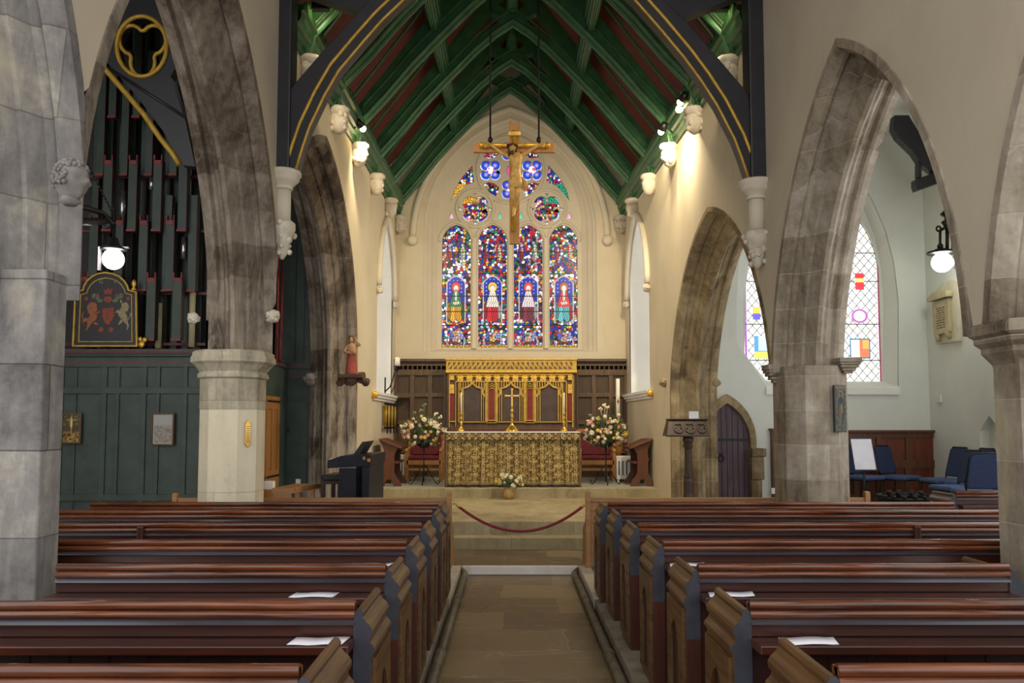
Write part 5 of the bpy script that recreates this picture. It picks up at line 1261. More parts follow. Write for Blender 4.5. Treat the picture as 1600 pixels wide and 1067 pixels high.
# ---------------- digital piano and stool
Y = 11.6; xb = P(581, 720, Y).x
t = thing('digital_piano', 'black digital piano seen end-on against the chancel wall', 'piano', (P(550, 775, Y).x, Y+.7, 0))
k = Y/1300; X = lambda px: (px-797)*k; Z = lambda py: 1.646+(663-py)*k; L = 1.35
MB().prism([(X(513), Z(731)), (X(580), Z(728)), (X(581), Z(710)), (X(556), Z(711)), (X(534), Z(712)), (X(513), Z(719))], 0, L, XZ(Y)).build('keyboard_case', 'piano_black', t, bevel=.008)
for dy in (0, L-.05):
    MB().prism([(X(531), CF*0), (X(558), 0), (X(558), Z(731)), (X(531), Z(731))], dy, dy+.05, XZ(Y)).build('end_leg', 'piano_black', t, bevel=.006)
MB().box(X(567), X(578), Y+.02, Y+L-.02, .1, Z(728)).build('back_board', 'piano_black', t)
MB().box(X(514.5), X(531), Y+.07, Y+L-.07, Z(719)+.002, Z(717.5)+.004).build('keys', 'paper', t)
MB().prism([(X(546), Z(711)), (X(560), Z(691)), (X(568), Z(690)), (X(556), Z(711))], .35, .95, XZ(Y)).build('music_rest', 'leather_black', t)
MB().box(X(568), X(572), Y-.006, Y, Z(718), Z(713)).box(X(575), X(580), Y-.006, Y, Z(721), Z(716)).build('brass_plate', 'brass', t)
t = thing('piano_stool', 'dark padded piano stool beside the digital piano', 'stool', (X(515), Y+.55, 0))
MB().box(X(499), X(531), Y+.15, Y+.95, Z(752), Z(743)).build('padded_seat', 'leather_black', t, bevel=.03)
MB().box(X(500), X(531), Y+.17, Y+.93, Z(757), Z(752)).build('apron', 'pew_wood_dark', t)
for a in (X(502), X(517)+.1):
    for b in (Y+.2, Y+.88): MB().box(a-.025, a+.03, b-.03, b+.03, 0, Z(757)).build('leg', 'pew_wood_dark', t, bevel=.005)
t = None
# column base mould at respond foot
o = MB().lathe([(.22, 0), (.22, .12), (.16, .2), (.14, .3), (.12, .34)], Vector((P(484, 777, 13.3).x, 13.3, .335)), 8).build('stone_pedestal', 'carved_grey'); tag(o, 'moulded grey column foot behind the piano stool', 'pedestal')
# ---------------- robed statue on a wall bracket
b = PW(549, 588, -1); bx, by = XL(b.y)+.13, 13.0; bz = P(549, 588, by).z
k = by/1300; bx = P(549, 588, by).x
t = thing('statue_bracket', 'dark brown carved wall bracket under the red robed statue', 'bracket', (bx, by, bz))
MB().box(bx-.17, bx+.19, by-.14, by+.2, bz-.03, bz+.03).build('shelf_top', 'brown_bracket', t, bevel=.01)
mb = MB(); rs = random.Random(4)
for kk in range(12): mb.ball((bx+rs.uniform(-.22, .25), by+rs.uniform(-.02, .2), bz-.02-rs.uniform(0, .08)), rs.uniform(.04, .07), 8)
mb.lathe([(.13, 0), (.09, -.08), (.03, -.13)], (bx, by+.03, bz-.02), 12); mb.build('leaf_carving', 'brown_bracket', t)
t = thing('statue', 'small painted statue in a long red robe on the wall bracket', 'statue', (bx, by, bz+.03))
z = bz+.03; H_ = .585
MB().lathe([(.095, 0), (.10, .02), (.09, .10), (.08, .20), (.07, .30), (.066, .36), (.07, .42), (.06, .465), (.035, .485), (.02, .49)], (bx, by, z), 18, sx=1, sy=.8).build('robe', 'robe_red', t)
mb = MB()
mb.lathe([(.072, .31), (.074, .37), (.076, .42), (.065, .468), (.038, .487)], (bx+.004, by-.008, z), 16, sy=.85); mb.build('tunic', 'skin_paint', t)
mb = MB(); hd = Vector((bx-.005, by-.01, z+.545)); mb.tube([hd-Vector((0, 0, .09)), hd], .022, 8); mb.ball(hd, .046, 14, (.85, .95, 1.15)); mb.ball(hd+Vector((0, -.045, -.008)), .010, 6); mb.build('face', 'skin_paint', t)
mb = MB(); mb.ball(hd+Vector((0, .012, .012)), .052, 12, (1, .95, 1.1)); mb.ball(hd+Vector((0, .03, -.05)), .045, 10, (1, .7, 1.2)); mb.build('hair', 'hair_brown', t)
def arm_(pts, r0, mat='skin_paint', nm='arm'):
    mb = MB(); mb.tube(pts, [r0, r0*.9, r0*.7][:len(pts)], 8); h = pts[-1]; d = (pts[-1]-pts[-2]).normalized()
    mb.ball(h+d*.012, .016, 8); s = d.cross(Vector((0, 1, 0))).normalized()
    for q in (-.012, -.005, .003, .010): mb.tube([h+d*.02+s*q, h+d*.05+s*q*1.5], .004, 5)
    mb.tube([h+d*.01+s*.014, h+d*.03+s*.028], .0045, 5); mb.build(nm, mat, t)
arm_([Vector((bx+.06, by, z+.44)), Vector((bx+.13, by-.02, z+.46)), Vector((bx+.08, by-.03, z+.53))], .026)
arm_([Vector((bx-.06, by, z+.44)), Vector((bx-.10, by-.05, z+.35)), Vector((bx-.02, by-.09, z+.33))], .026)
# ---------------- brass plaque on the whitewashed pier
q = Vector((-2.66, 8.86, P(407, 677, 8.9).z)); 
pl = [(-.03, -.11), (0, -.145), (.03, -.11), (.03, .11), (0, .145), (-.03, .11)]; c45 = .7071
fn = lambda a, b, d: Vector((-2.735+a*c45+d*c45, 8.69+a*c45-d*c45, q.z+b))
o = MB().prism(pl, .004, .016, fn).build('brass_plaque', 'brass', bevel=.004); tag(o, 'tall brass plaque with pointed ends on the whitewashed pier', 'plaque')
mb = MB()
for kk in range(9): mb.box(-.5, -.5, 0, 0, 0, 0) if False else mb.prism(rect(-.018, .018, -.09+kk*.02, -.084+kk*.02), .016, .0175, fn)
mb.build('engraved_lines', 'oak_dark', o)
# ================================================================== HANGING CRUCIFIX
YX = 11.7; k = YX/1300
def c(px, py, d=0): p = P(px, py, YX); return Vector((p.x, YX+d, p.z))
t = thing('crucifix', 'large hanging crucifix with a carved gilded figure on a wooden cross before the window', 'crucifix', c(803, 380))
mb = MB(); p0, p1 = c(796, 381), c(812, 189); mb.prism([(p0.x, p0.z), (p1.x-.004, p0.z), (p1.x, p1.z), ((p0.x+p1.x)/2+.01, p1.z-.05), (p0.x, p1.z+.01)], 0, .06, XZ(YX)); mb.build('upright', 'cross_wood', t, bevel=.006)
a, b = c(740, 238), c(867, 222); MB().box(a.x, b.x, YX-.01, YX+.05, a.z+.0, b.z-.015).build('crossbeam', 'cross_wood', t, bevel=.006)
mb = MB(); a, b = c(753, 232), c(855, 225); zc = (a.z+b.z)/2; mb.tube([Vector((a.x, YX-.04, zc)), Vector((b.x, YX-.04, zc))], .032, 10); p0, p1 = c(801, 362), c(804, 206); mb.tube([Vector((p0.x, YX-.045, p0.z)), Vector((p1.x, YX-.045, p1.z))], .036, 10)
rs = random.Random(2)
for kk in range(9): x = a.x+(b.x-a.x)*(kk+.5)/9; mb.ball((x, YX-.05, zc+rs.choice((-.03, .03))), .016, 6)
for x in (a.x, b.x): mb.ball((x, YX-.04, zc), .045, 8)
mb.build('gilded_log_cross', 'gold', t)
q = c(804, 212); MB().box(q.x-.085, q.x+.085, YX-.10, YX-.075, q.z-.03, q.z+.035).build('scroll_plate', 'gold', t, bevel=.01)
q = c(803, 214); 
# body
def skin(name, mat, parent, verts, edges, radii, root, sub=2):
    me = bpy.data.meshes.new(name); o0 = ORG[parent]; me.from_pydata([Vector(v)-o0 for v in verts], edges, []); o = bpy.data.objects.new(name, me); COL.objects.link(o); o.parent = parent; ORG[o] = o0
    sk = o.modifiers.new('skin', 'SKIN'); sk.use_smooth_shade = True
    for i, r in enumerate(radii):
        sv = me.skin_vertices[0].data[i]; sv.radius = (r, r) if not isinstance(r, tuple) else r; sv.use_root = i == root
    s = o.modifiers.new('sub', 'SUBSURF'); s.levels = s.render_levels = sub; me.materials.append(M[mat]); return o
B = -.13
V = [c(806, 286, B), c(806, 272, B), c(806, 258, B-.02), c(805, 247, B-.01), c(803.5, 241, B-.02),          # 0 pelvis 1 waist 2 chest 3 neck base 4 neck
     c(797, 249, B), c(784, 243, B+.02), c(771, 232, B+.05), c(767, 229, B+.055),                        # left-of-picture arm 5-8
     c(814, 249, B), c(826, 240, B+.02), c(840, 231, B+.05), c(845, 228, B+.055),                      # other arm 9-12
     c(802, 289, B), c(801, 308, B-.05), c(803, 328, B+.04), c(802, 338, B+.02), c(801, 343, B-.03),    # leg 13-17
     c(811, 289, B), c(809, 308, B-.045), c(805, 327, B+.05), c(803, 336, B+.02), c(803, 342, B-.03)]  # leg 18-22
E = [(0, 1), (1, 2), (2, 3), (3, 4), (3, 5), (5, 6), (6, 7), (7, 8), (3, 9), (9, 10), (10, 11), (11, 12), (0, 13), (13, 14), (14, 15), (15, 16), (16, 17), (0, 18), (18, 19), (19, 20), (20, 21), (21, 22)]
Rr = [.075, .062, .085, .055, .032, .042, .030, .020, .016, .042, .030, .020, .016, .060, .042, .026, .020, .016, .060, .042, .026, .020, .016]
body = skin('body', 'corpus', t, V, E, Rr, 0)
mb = MB()
for s, hnd in ((-1, V[8]), (1, V[12])):
    d = Vector((s*.85, 0, .35)).normalized(); n = d.cross(Vector((0, 1, 0))).normalized(); mb.ball(hnd+d*.012, .02, 8, (1, .6, 1))
    for j, (q, L) in enumerate(((-.014, .030), (-.005, .037), (.005, .035), (.013, .026))): mb.tube([hnd+d*.02+n*q, hnd+d*(.02+L*.6)+n*q*1.3, hnd+d*(.02+L)+n*q*1.3+Vector((0, -.01, 0))], [.006, .0055, .0045], 6)
    mb.tube([hnd+n*.012, hnd+n*.030+d*.018+Vector((0, -.008, 0))], [.0065, .005], 6)
mb.build('hands', 'corpus', t)
hd = c(800.5, 238.5, B-.045); mb = MB()
mb.ball(hd, .062, 16, (.80, .92, 1.15), lambda d: 1-.18*max(0, -d.z)); mb.ball(hd+Vector((.004, -.062, -.008)), .013, 7, (.8, 1, 1.4)); mb.ball(hd+Vector((-.024, -.05, .008)), .009, 6); mb.ball(hd+Vector((.026, -.05, .008)), .009, 6); mb.build('face', 'corpus', t)
mb = MB(); mb.ball(hd+Vector((0, .018, .02)), .068, 12, (.95, .9, 1)); mb.ball(hd+Vector((-.045, .0, -.06)), .030, 8, (.8, .9, 1.8)); mb.ball(hd+Vector((.05, .01, -.06)), .030, 8, (.8, .9, 1.8)); mb.ball(hd+Vector((0, -.045, -.068)), .028, 8, (1, .8, 1.2)); mb.build('hair', 'hair_brown', t)
mb = MB(); ring = [hd+Vector((.07*math.cos(TAU*j/24), .068*math.sin(TAU*j/24), .045+.008*math.sin(5*j))) for j in range(24)]; mb.tube(ring, .011, 6, close=True); mb.tube([r+Vector((0, 0, .01*math.sin(j*2.1))) for j, r in enumerate(ring)], .009, 6, close=True)
mb.build('thorn_crown', 'hair_brown', t)
mb = MB(); pz = V[0]; mb.lathe([(.075, .055), (.098, .02), (.105, -.04), (.10, -.11), (.085, -.125)], pz, 16, sy=.9); 
for j in range(3): mb.tube([pz+Vector((.09, -.03, .03)), pz+Vector((.125+j*.012, -.02, -.05)), pz+Vector((.115+j*.012, -.01, -.14))], .018, 6)
mb.build('loincloth', 'hair_brown' if False else 'corpus', t)
for px in (766, 842):
    a = c(px, 221, .02); z2 = roof_z(a.x-.05)-.1
    o = MB().tube([a, Vector((a.x, a.y, z2))], .013, 6).build('hanging_rod', 'iron', t); MB().lathe([(.02, 0), (.035, .02), (.035, .05), (.02, .08)], a-Vector((0, 0, .01)), 8).build('rod_fixing', 'iron', t)
# ================================================================== SOUTH CHAPEL
YC2 = 14.35; XS = 7.24; aC = at(YC2)
wp = [(1149, 300), (1149, 530), (1198, 600), (1198, 612), (1404, 606), (1404, 470), (1398, 400), (1385, 350), (1362, 300), (1330, 262), (1277, 232), (1220, 262), (1185, 300), (1165, 330)]
wp = [(1150, 535), (1197, 604), (1404, 604), (1404, 470), (1397, 410), (1384, 360), (1362, 310), (1330, 268), (1277, 236), (1222, 268), (1190, 310), (1168, 360), (1154, 410), (1150, 470)]
hole = [aC(*q) for q in wp]
struct(MB().prism([(3.05, 0), (XS+.5, 0), (XS+.5, 7.5), (3.05, 7.5)], 0, .55, XZ(YC2), [hole]), 'wall_chapel_east', 'wall_aisle')
YW2 = YC2+.36; aW2 = at(YW2)
W2 = bpy.data.objects.new('window_2', None); COL.objects.link(W2); W2.location = P(1290, 500, YW2); ORG[W2] = P(1290, 500, YW2); W2['kind'] = 'structure'; W2['label'] = 'chapel window of clear diamond panes with coloured patches'
inner = [(1161, 556), (1198, 596), (1380, 596), (1380, 470), (1376, 415), (1367, 370), (1349, 325), (1320, 290), (1277, 262), (1232, 290), (1203, 325), (1183, 370), (1170, 415), (1162, 470)]
inner = [aW2(*q) for q in inner]
MB().strip([[Vector((x, YC2-.004, z)) for x, z in hole], [Vector((x, YC2+.03, z)) for x, z in hole], [Vector((x, YW2, z)) for x, z in inner]], smooth=False, close=True).build('reveal', 'wall_aisle', W2)
MB().strip([[Vector((x, YC2-.006, z)) for x, z in hole], [Vector((x+(.0), YC2-.006, z)) for x, z in [( (x-4.95)*1.06+4.95, (z-2.4)*1.05+2.4) for x, z in hole]]], smooth=False, close=True) if False else None
xl, zs_ = aW2(1198, 598); xr, _ = aW2(1383, 598); MB().box(aC(1197, 600)[0], aC(1404, 600)[0], YC2-.02, YW2, aC(1300, 606)[1]-.03, aC(1300, 604)[1]+.0).build('sill', 'white_paint', W2)
q0, z0 = aC(1196, 597); q1, z1 = aC(1218, 622); MB().box(q0, aC(1404, 600)[0], YC2-.05, YC2+.0, z1+.06, z0-.10).build('sill_front', 'white_paint', W2)
lights = [(1160, 1230, 598, 430, 335), (1238, 1302, 598, 400, 285), (1310, 1379, 598, 430, 335)]
hs = [plan(a, b, c_, d, e, YW2, 8) for a, b, c_, d, e in lights]
MB().prism([((x-aW2(1270, 0)[0])*1.02+aW2(1270, 0)[0], z) for x, z in inner], 0, .08, XZ(YW2), hs if False else [[(x, z) for x, z in h] for h in hs[1:]]+[[(x, z) for x, z in [aW2(*q) for q in [(1163, 556), (1196, 595), (1230, 595), (1230, 430), (1222, 395), (1196, 345), (1178, 385), (1166, 430)]]]]).build('frame', 'wall_aisle', W2)
def diam(seed, flip, px0, px1):
    def f(U, V):
        X = px0+(px1-px0)*U; Y = 600-V*270; C = np.zeros(U.shape+(3,)); C[:] = (.93, .95, .93)
        s = 5.8; a = np.mod(X/s*.5+Y/(s*1.35)*.5, 1); b = np.mod(X/s*.5-Y/(s*1.35)*.5, 1); ld = (a < .11) | (b < .11)
        h = np.sin(np.floor(X/s*.5+Y/(s*1.35)*.5)*12.9+np.floor(X/s*.5-Y/(s*1.35)*.5)*78.2)*43758.5; h = h-np.floor(h); C[h < .3] = (.96, .95, .80); C[h > .75] = (.84, .90, .93)
        C[ld] = .10
        edge = np.minimum(X-px0, px1-X)
        bor = edge < 11; C[bor] = (.90, .92, .96); C[bor & ((np.mod(Y, 6) < .8))] = (.35, .3, .5); C[(edge > 7.2) & (edge < 10.2)] = (.50, .06, .16) if flip else (.36, .10, .46); C[edge < 4] = (.80, .74, .90)
        cx = (px0+px1)/2
        for y in (395, 440, 507, 563): C[np.abs(Y-y) < .8] = .06
        if flip:
            r = np.hypot(X-1344, Y-494); C[(r < 11) & (r > 8)] = (.45, .12, .45); C[r < 8] = (.93, .90, .93)
            m = (X > 1330) & (X < 1357) & (Y > 529) & (Y < 560); C[m] = (.9, .88, .85); C[m & (X > 1343)] = (.75, .20, .10); C[m & (X > 1347) & (Y < 545)] = (.85, .42, .12); C[m & ((X < 1331.5) | (X > 1355.5) | (Y < 531) | (Y > 558))] = (.05, .18, .30)
            m = (np.abs(X-1345) < 6) & (np.abs(Y-440) < 13); C[m] = (.70, .04, .06); C[m & (np.abs(Y-438) < 3)] = (.9, .7, .2)
        else:
            m = (X > 1180) & (X < 1212) & (Y > 525) & (Y < 560); C[m] = (.10, .32, .75); C[m & (X > 1186) & (Y < 548)] = (.55, .70, .85); C[m & (Y > 550)] = (.85, .70, .12)
            m = (np.abs(X-1184) < 5) & (np.abs(Y-490) < 10); C[m] = (.80, .55, .08); C[m & (Y > 490)] = (.15, .12, .6)
        return C*.85
    return f
for (a, b, c_, d, e), fl in zip(lights, (0, 0, 1)):
    x0, zb = aW2(a-2, 600); x1, zt = aW2(b+2, 330)
    grid_picture('leaded_pane', 'stained_glass', W2, lambda u, v, x0=x0, x1=x1, zb=zb, zt=zt: Vector((x0+(x1-x0)*u, YW2+.05, zb+(zt-zb)*v)), 170, 520, diam(1, fl, a, b))
# south wall with an unseen opening further west, widened to let light into the chapel
struct(MB().prism([(3.5, 0), (YC2+.5, 0), (YC2+.5, 6.6), (3.5, 6.6)], 0, .5, lambda a, b, d: Vector((XS+d, a, b)), [lancet(4.2, 11.0, 1.0, 5.0, 6.2, 8), [(12.30, P(1545, 707, 12.3).z), (12.85, P(1545, 707, 12.3).z), (12.85, 1.55), (12.58, 1.78), (12.30, 1.55)]]), 'wall_south', 'wall_aisle')
struct(MB().box(XS+.16, XS+.25, 12.2, 12.95, .9, 1.9), 'trim_3', 'wall_aisle')
q = P(1551, 692, 12.4); o = MB().tube([Vector((XS-.02, 12.36, q.z+.12)), Vector((XS+.05, 12.40, q.z-.08))], .012, 6).build('niche_rod', 'iron'); tag(o, 'thin dark rod in the little pointed wall niche', 'rod')
struct(MB().prism([(3.4, 7.4), (XS+.5, 6.5), (XS+.5, 6.65), (3.4, 7.55)], 3.5, 14.9, XZ(0)), 'ceiling_chapel', 'wall_aisle')
# black roof brace
Y = 13.2; aB = at(Y); t = thing('chapel_brace', 'black roof brace jutting over the chapel corner', 'roof brace', P(1440, 260, Y))
MB().prism([aB(*q) for q in [(1398, 180), (1420, 180), (1470, 262), (1470, 276), (1440, 256), (1428, 238), (1404, 215), (1396, 200)]], 0, .16, XZ(Y)).build('sloping_beam', 'black_paint', t)
MB().prism([aB(*q) for q in [(1436, 246), (1441, 250), (1441, 276), (1436, 276)]], .02, .14, XZ(Y)).build('strut', 'black_paint', t)
MB().prism([aB(*q) for q in [(1431, 280), (1482, 262), (1482, 280), (1434, 297), (1431, 290)]], 0, .16, XZ(Y)).build('wall_bracket', 'black_paint', t)
# ---------------- vestry door
D1 = bpy.data.objects.new('door_1', None); COL.objects.link(D1); D1.location = P(1148, 778, YC2); ORG[D1] = P(1148, 778, YC2); D1['kind'] = 'structure'; D1['label'] = 'dark plank door with strap hinges in a pointed stone surround'
dz = CF; x0, _ = aC(1100, 700); x1, _ = aC(1170, 700); zs_ = aC(1100, 690)[1]; za = aC(1100, 630)[1]
dl = lancet(x0, x1, dz, zs_, za, 10)
MB().prism(dl, -.03, .0, XZ(YC2-.01)).build('planks', 'door_wood', D1)
mb = MB()
for k in range(1, 8): x = x0+k*(x1-x0)/8; u = abs(x-(x0+x1)/2)/((x1-x0)/2); mb.box(x-.006, x+.006, YC2-.046, YC2-.038, dz, zs_+(za-zs_)*(1-u**1.6)-.02)
mb.build('plank_joint', 'iron', D1)
z = aC(1100, 687)[1]; MB().box(x0+.05, x1-.03, YC2-.052, YC2-.04, z-.022, z+.022).build('strap_hinge', 'iron', D1)
q = P(1127, 716, YC2-.06); mb = MB(); mb.tube([q+Vector((.045*math.cos(TAU*k/16), 0, .055*math.sin(TAU*k/16))) for k in range(16)], .011, 6, close=True); mb.box(q.x-.03, q.x+.03, YC2-.05, YC2-.038, q.z+.02, q.z+.1); mb.build('ring_handle', 'iron', D1)
o1, _ = aC(1091, 700); o2, _ = aC(1179, 700); so = lancet(o1, o2, dz, zs_+.02, aC(1100, 616)[1], 10)
dl2 = lancet(x0, x1, dz-.01, zs_, za, 10)
fr = so[1:]; 
struct(MB().prism(so[1:]+[so[0]], -.12, 0, XZ(YC2), [lancet(x0, x1, dz+.0005, zs_, za, 10)]), 'trim_4', 'stone_warm', bevel=.01)
t = thing('stone_stoup', 'carved stone block projecting beside the plank door', 'stone block', P(1180, 750, YC2-.2))
a, za_ = aC(1168, 700); b, zb_ = aC(1191, 748); MB().box(a, b-.03, YC2-.24, YC2, zb_, za_-.12).box(a, b-.06, YC2-.2, YC2, CF, zb_).build('block', 'stone_warm', t, bevel=.012)
MB().box(a, b, YC2-.28, YC2, za_-.14, za_).build('carved_top', 'stone_warm', t, bevel=.015)
# dark boarding strip and panelling
xa, zt = aC(1203, 672); xb, _ = aC(1216, 672)
o = MB().box(xa, xb+.3, YC2-.10, YC2, CF, zt).box(xa-.03, xb+.3, YC2-.13, YC2, zt, zt+.03).build('dark_boarding', 'oak_mid', bevel=.006); tag(o, 'narrow dark timber boarding between the plank door and the pale pier', 'panelling')
q = P(1210, 767, YC2-.12); o = MB().box(q.x-.05, q.x+.05, YC2-.125, YC2-.10, q.z-.05, q.z+.05).build('wall_socket', 'white_paint', bevel=.006); tag(o, 'white socket on the dark boarding beside the pale pier', 'socket')
q = PX(1449, 624, XS-.03); o = MB().box(XS-.04, XS, q.y-.45, q.y-.3, q.z-.07, q.z+.07).build('junction_box', 'wall_aisle', bevel=.01); tag(o, 'small white junction box in the chapel corner', 'box')
t = thing('chapel_panelling', 'reddish brown panelled dado behind the blue chairs', 'panelling', (5.6, YC2-.1, CF))
xa, zt = aC(1290, 676); xb, _ = aC(1470, 676)
MB().box(xa, xb, YC2-.08, YC2, CF, zt).build('backing', 'panel_red', t)
hs = []; es = [(1340, 1366), (1373, 1411), (1419, 1462)]; es = [(1300, 1330), (1336, 1366), (1373, 1411), (1419, 1462)]
for a, b in es:
    for r0, r1 in ((684, 718), (731, 772)): x0, z1 = aC(a, r0); x1, z0 = aC(b, r1); hs.append(rect(x0, x1, z0, z1))
MB().prism(rect(xa, xb, CF, zt), -.03, 0, XZ(YC2-.08), hs).build('framing', 'oak_mid', t, bevel=.008)
MB().box(xa, xb+.04, YC2-.16, YC2, zt, zt+.045).build('capping', 'oak_mid', t, bevel=.008)
# ---------------- memorial tablet on the south wall
def ps(px, py, d=.0): p = PX(px, py, XS-d); return (p.y, p.z)
t = thing('memorial_tablet', 'cream marble memorial tablet under the lit globe lamp', 'tablet', (XS-.05, 13.6, 2.2))
bp = [ps(1467, 538), ps(1504, 533), ps(1502, 438), ps(1490, 437), ps(1477, 443), ps(1466, 455)]
YZs = lambda d0: (lambda a, b, d: Vector((XS-d, a, b)))
MB().prism(bp, 0, .06, YZs(0)).build('back_slab', 'marble', t, bevel=.012)
pan = [ps(1470, 525), ps(1494, 518), ps(1492, 465), ps(1467, 473)]; MB().prism(pan, .06, .12, YZs(0)).build('inscription_panel', 'marble_old', t, bevel=.008)
cap = [ps(1464, 472), ps(1495, 463), ps(1495, 454), ps(1484, 453), ps(1472, 458), ps(1464, 466)]; MB().prism(cap, .06, .18, YZs(0)).build('cornice', 'marble_old', t, bevel=.012)
for px, py in ((1474, 528), (1490, 523)): y, z = ps(px, py); MB().lathe([(.02, -.09), (.05, -.06), (.06, 0), (.06, .03)], (XS-.08, y, z+.02), 8).build('bracket', 'marble_old', t)
mb = MB(); ya, z1 = ps(1471, 480); yb, z0 = ps(1491, 512)
for k in range(9):
    z = z1-.04-(z1-z0)*k/9.5; rs = random.Random(k); y = yb+.06
    while y < ya-.07: L = rs.uniform(.03, .09); mb.box(XS-.1215, XS-.12, y, min(y+L, ya-.06), z-.012, z+.012); y += L+.022
mb.build('inscription', 'oak_mid', t)
# ---------------- wall lamp
LG = P(1472, 410, 12.9); g = LG
t = thing('globe_lamp', 'lit globe lamp on black scrollwork above the memorial tablet', 'lamp', g)
MB().ball(g, .155, 20).build('globe', 'globe_light', t)
MB().lathe([(.22, .14), (.22, .17), (.10, .19), (.10, .21)], g, 16).build('cap', 'iron', t)
p = lambda px, py, d=0: P(px, py, 12.9+d)
mb = MB(); mb.tube([p(1469, 390), p(1469, 362)], .022, 6); mb.tube([p(1480, 392), p(1480, 360)], .03, 6); mb.tube([p(1489, 394), p(1489, 362)], .03, 6)
mb.tube([p(1467+5*math.cos(a)*(1-a/14), 357+5*math.sin(a)*(1-a/14)) for a in np.linspace(0, 7.5, 16)], .016, 6); mb.tube([p(1471, 359), p(1476, 356), p(1481, 360), p(1500, 358)], .025, 6)
mb.tube([p(1474, 345), p(1478, 350), p(1482, 360)], .05, 6); mb.tube([p(1472, 337), p(1477, 332), p(1479, 345), p(1484, 356)], .03, 6); mb.tube([p(1470, 336), p(1476, 330), p(1479, 321)], .018, 6); mb.tube([p(1477, 332), p(1490, 345), p(1500, 372), p(1510, 380)], .03, 6)
mb.ball(p(1469, 385), .05, 8); mb.build('scroll_bracket', 'iron', t)
MB().tube([p(1491, 398), p(1491, 420)], .014, 6).build('stay', 'chrome', t)
# ---------------- icon on pale pier
k = 8.62/1300; x0, x1 = (1301-797)*k, (1320-797)*k; z0, z1 = 1.646+(663-675)*k, 1.646+(663-602)*k
def icon(U, V):
    h, h2, e = vcells(U, V*3, .1, 8); C = np.zeros(U.shape+(3,)); C[:] = lin('5c6258'); C[h < .4] = lin('4a4a3c'); C[ell(U, V, .5, .82, .2, .07)] = lin('8a7a5a'); C[ell(U, V, .5, .82, .13, .05)] = lin('5a4634'); C[ell(U, V, .52, .45, .3, .32)] = lin('2e3a4a'); C[ell(U, V, .45, .35, .15, .25)] = lin('6a5a40'); C[ell(U, V, .6, .5, .08, .12)] = lin('8a6e4c'); C[V > .93] = lin('6c6a58'); return C
t = thing('icon_panel', 'tall dark painted icon of a robed figure hung on the pale pier', 'picture', ((x0+x1)/2, 8.6, z0))
MB().box(x0, x1, 8.575, 8.615, z0, z1).build('panel', 'leather_black', t, bevel=.003)
grid_picture('painting', 'painted', t, lambda u, v: Vector((x0+.012+(x1-x0-.016)*u, 8.573, z0+.006+(z1-z0-.012)*v)), 60, 140, icon)
# ---------------- lectern
Y = 12.5; k = Y/1300; X = lambda px: (px-797)*k; Z = lambda py: 1.646+(663-py)*k; cx = X(1076)
t = thing('lectern', 'dark carved wooden lectern with quatrefoil front and turned column', 'lectern', (cx, Y, CF))
MB().add([Vector(v) for v in ((X(1039), Y-.12, Z(681)), (X(1104), Y-.12, Z(681)), (X(1107), Y+.1, Z(655)), (X(1046), Y+.1, Z(655)), (X(1039), Y+.25, Z(681)), (X(1104), Y+.25, Z(681)), (X(1107), Y+.25, Z(655)), (X(1046), Y+.25, Z(655)))], [(0, 1, 2, 3), (5, 4, 7, 6), (4, 0, 3, 7), (1, 5, 6, 2), (3, 2, 6, 7), (4, 5, 1, 0)]).build('desk', 'lectern_wood', t, bevel=.006)
mb = MB(); mb.box(X(1038), X(1105), Y-.14, Y-.09, Z(682), Z(679.5)); mb.box(X(1045), X(1109), Y+.07, Y+.28, Z(656), Z(654)); mb.build('desk_moulding', 'lectern_wood', t, bevel=.005)
mb = MB(); fn = lambda a, b, d: Vector((a, Y-.12+.22*(b-Z(681))/(Z(655)-Z(681))+d, b))
for c_, r in ((1059, 8), (1077, 8.5), (1095, 8)): mb.prism([(X(c_+x), Z(668-y)) for x, y in circ(0, 0, r)], -.018, .0, fn, [[(X(c_+x), Z(668-y)) for x, y in foil(0, 0, r*.80)]])
mb.build('quatrefoil_carving', 'lectern_wood', t)
pr = [(16, CF+.0), (15, CF+.1), (9.5, CF+.2), (8, CF+.28), (8, Z(752)), (7, Z(747)), (8.4, Z(745)), (8.4, Z(743)), (6, Z(741)), (5.6, Z(702)), (7, Z(699)), (8.5, Z(697)), (6.5, Z(693)), (8.5, Z(689)), (8.5, Z(685)), (7.5, Z(682))]
MB().lathe([(r*k, z) for r, z in pr], (cx, Y+.08, 0), 8, smooth=False).build('column', 'lectern_wood', t, bevel=.004)
o = MB().box(X(1079), X(1094), Y+.12, Y+.125, Z(654), Z(642.5)).build('notice_card', 'paper'); tag(o, 'small white card standing on top of the lectern', 'card')
# ---------------- music stand
Y = 12.0; k = Y/1300; t = thing('music_stand', 'black music stand holding a blank white sheet', 'music stand', (X(1350), Y, CF))
fnm = lambda a, b, d: Vector((a, Y+d+.10*(b-Z(735))/(Z(684)-Z(735)), b))
MB().prism([(X(1334), Z(735)), (X(1369), Z(735)), (X(1366), Z(684)), (X(1330), Z(684))], 0, .012, fnm).build('desk', 'iron', t)
MB().prism([(X(1334), Z(733)), (X(1366.5), Z(733)), (X(1364), Z(686)), (X(1332), Z(686))], -.004, -.001, fnm).build('sheet', 'paper', t)
MB().tube([Vector((X(1350), Y+.06, Z(715))), Vector((X(1350), Y+.05, CF))], .016, 8).build('pole', 'iron', t)
for a in (0, 2.1, 4.2): MB().tube([Vector((X(1350), Y+.05, CF+.25)), Vector((X(1350)+.3*math.cos(a), Y+.05+.3*math.sin(a), CF+.015))], .01, 6).build('tripod_leg', 'iron', t)
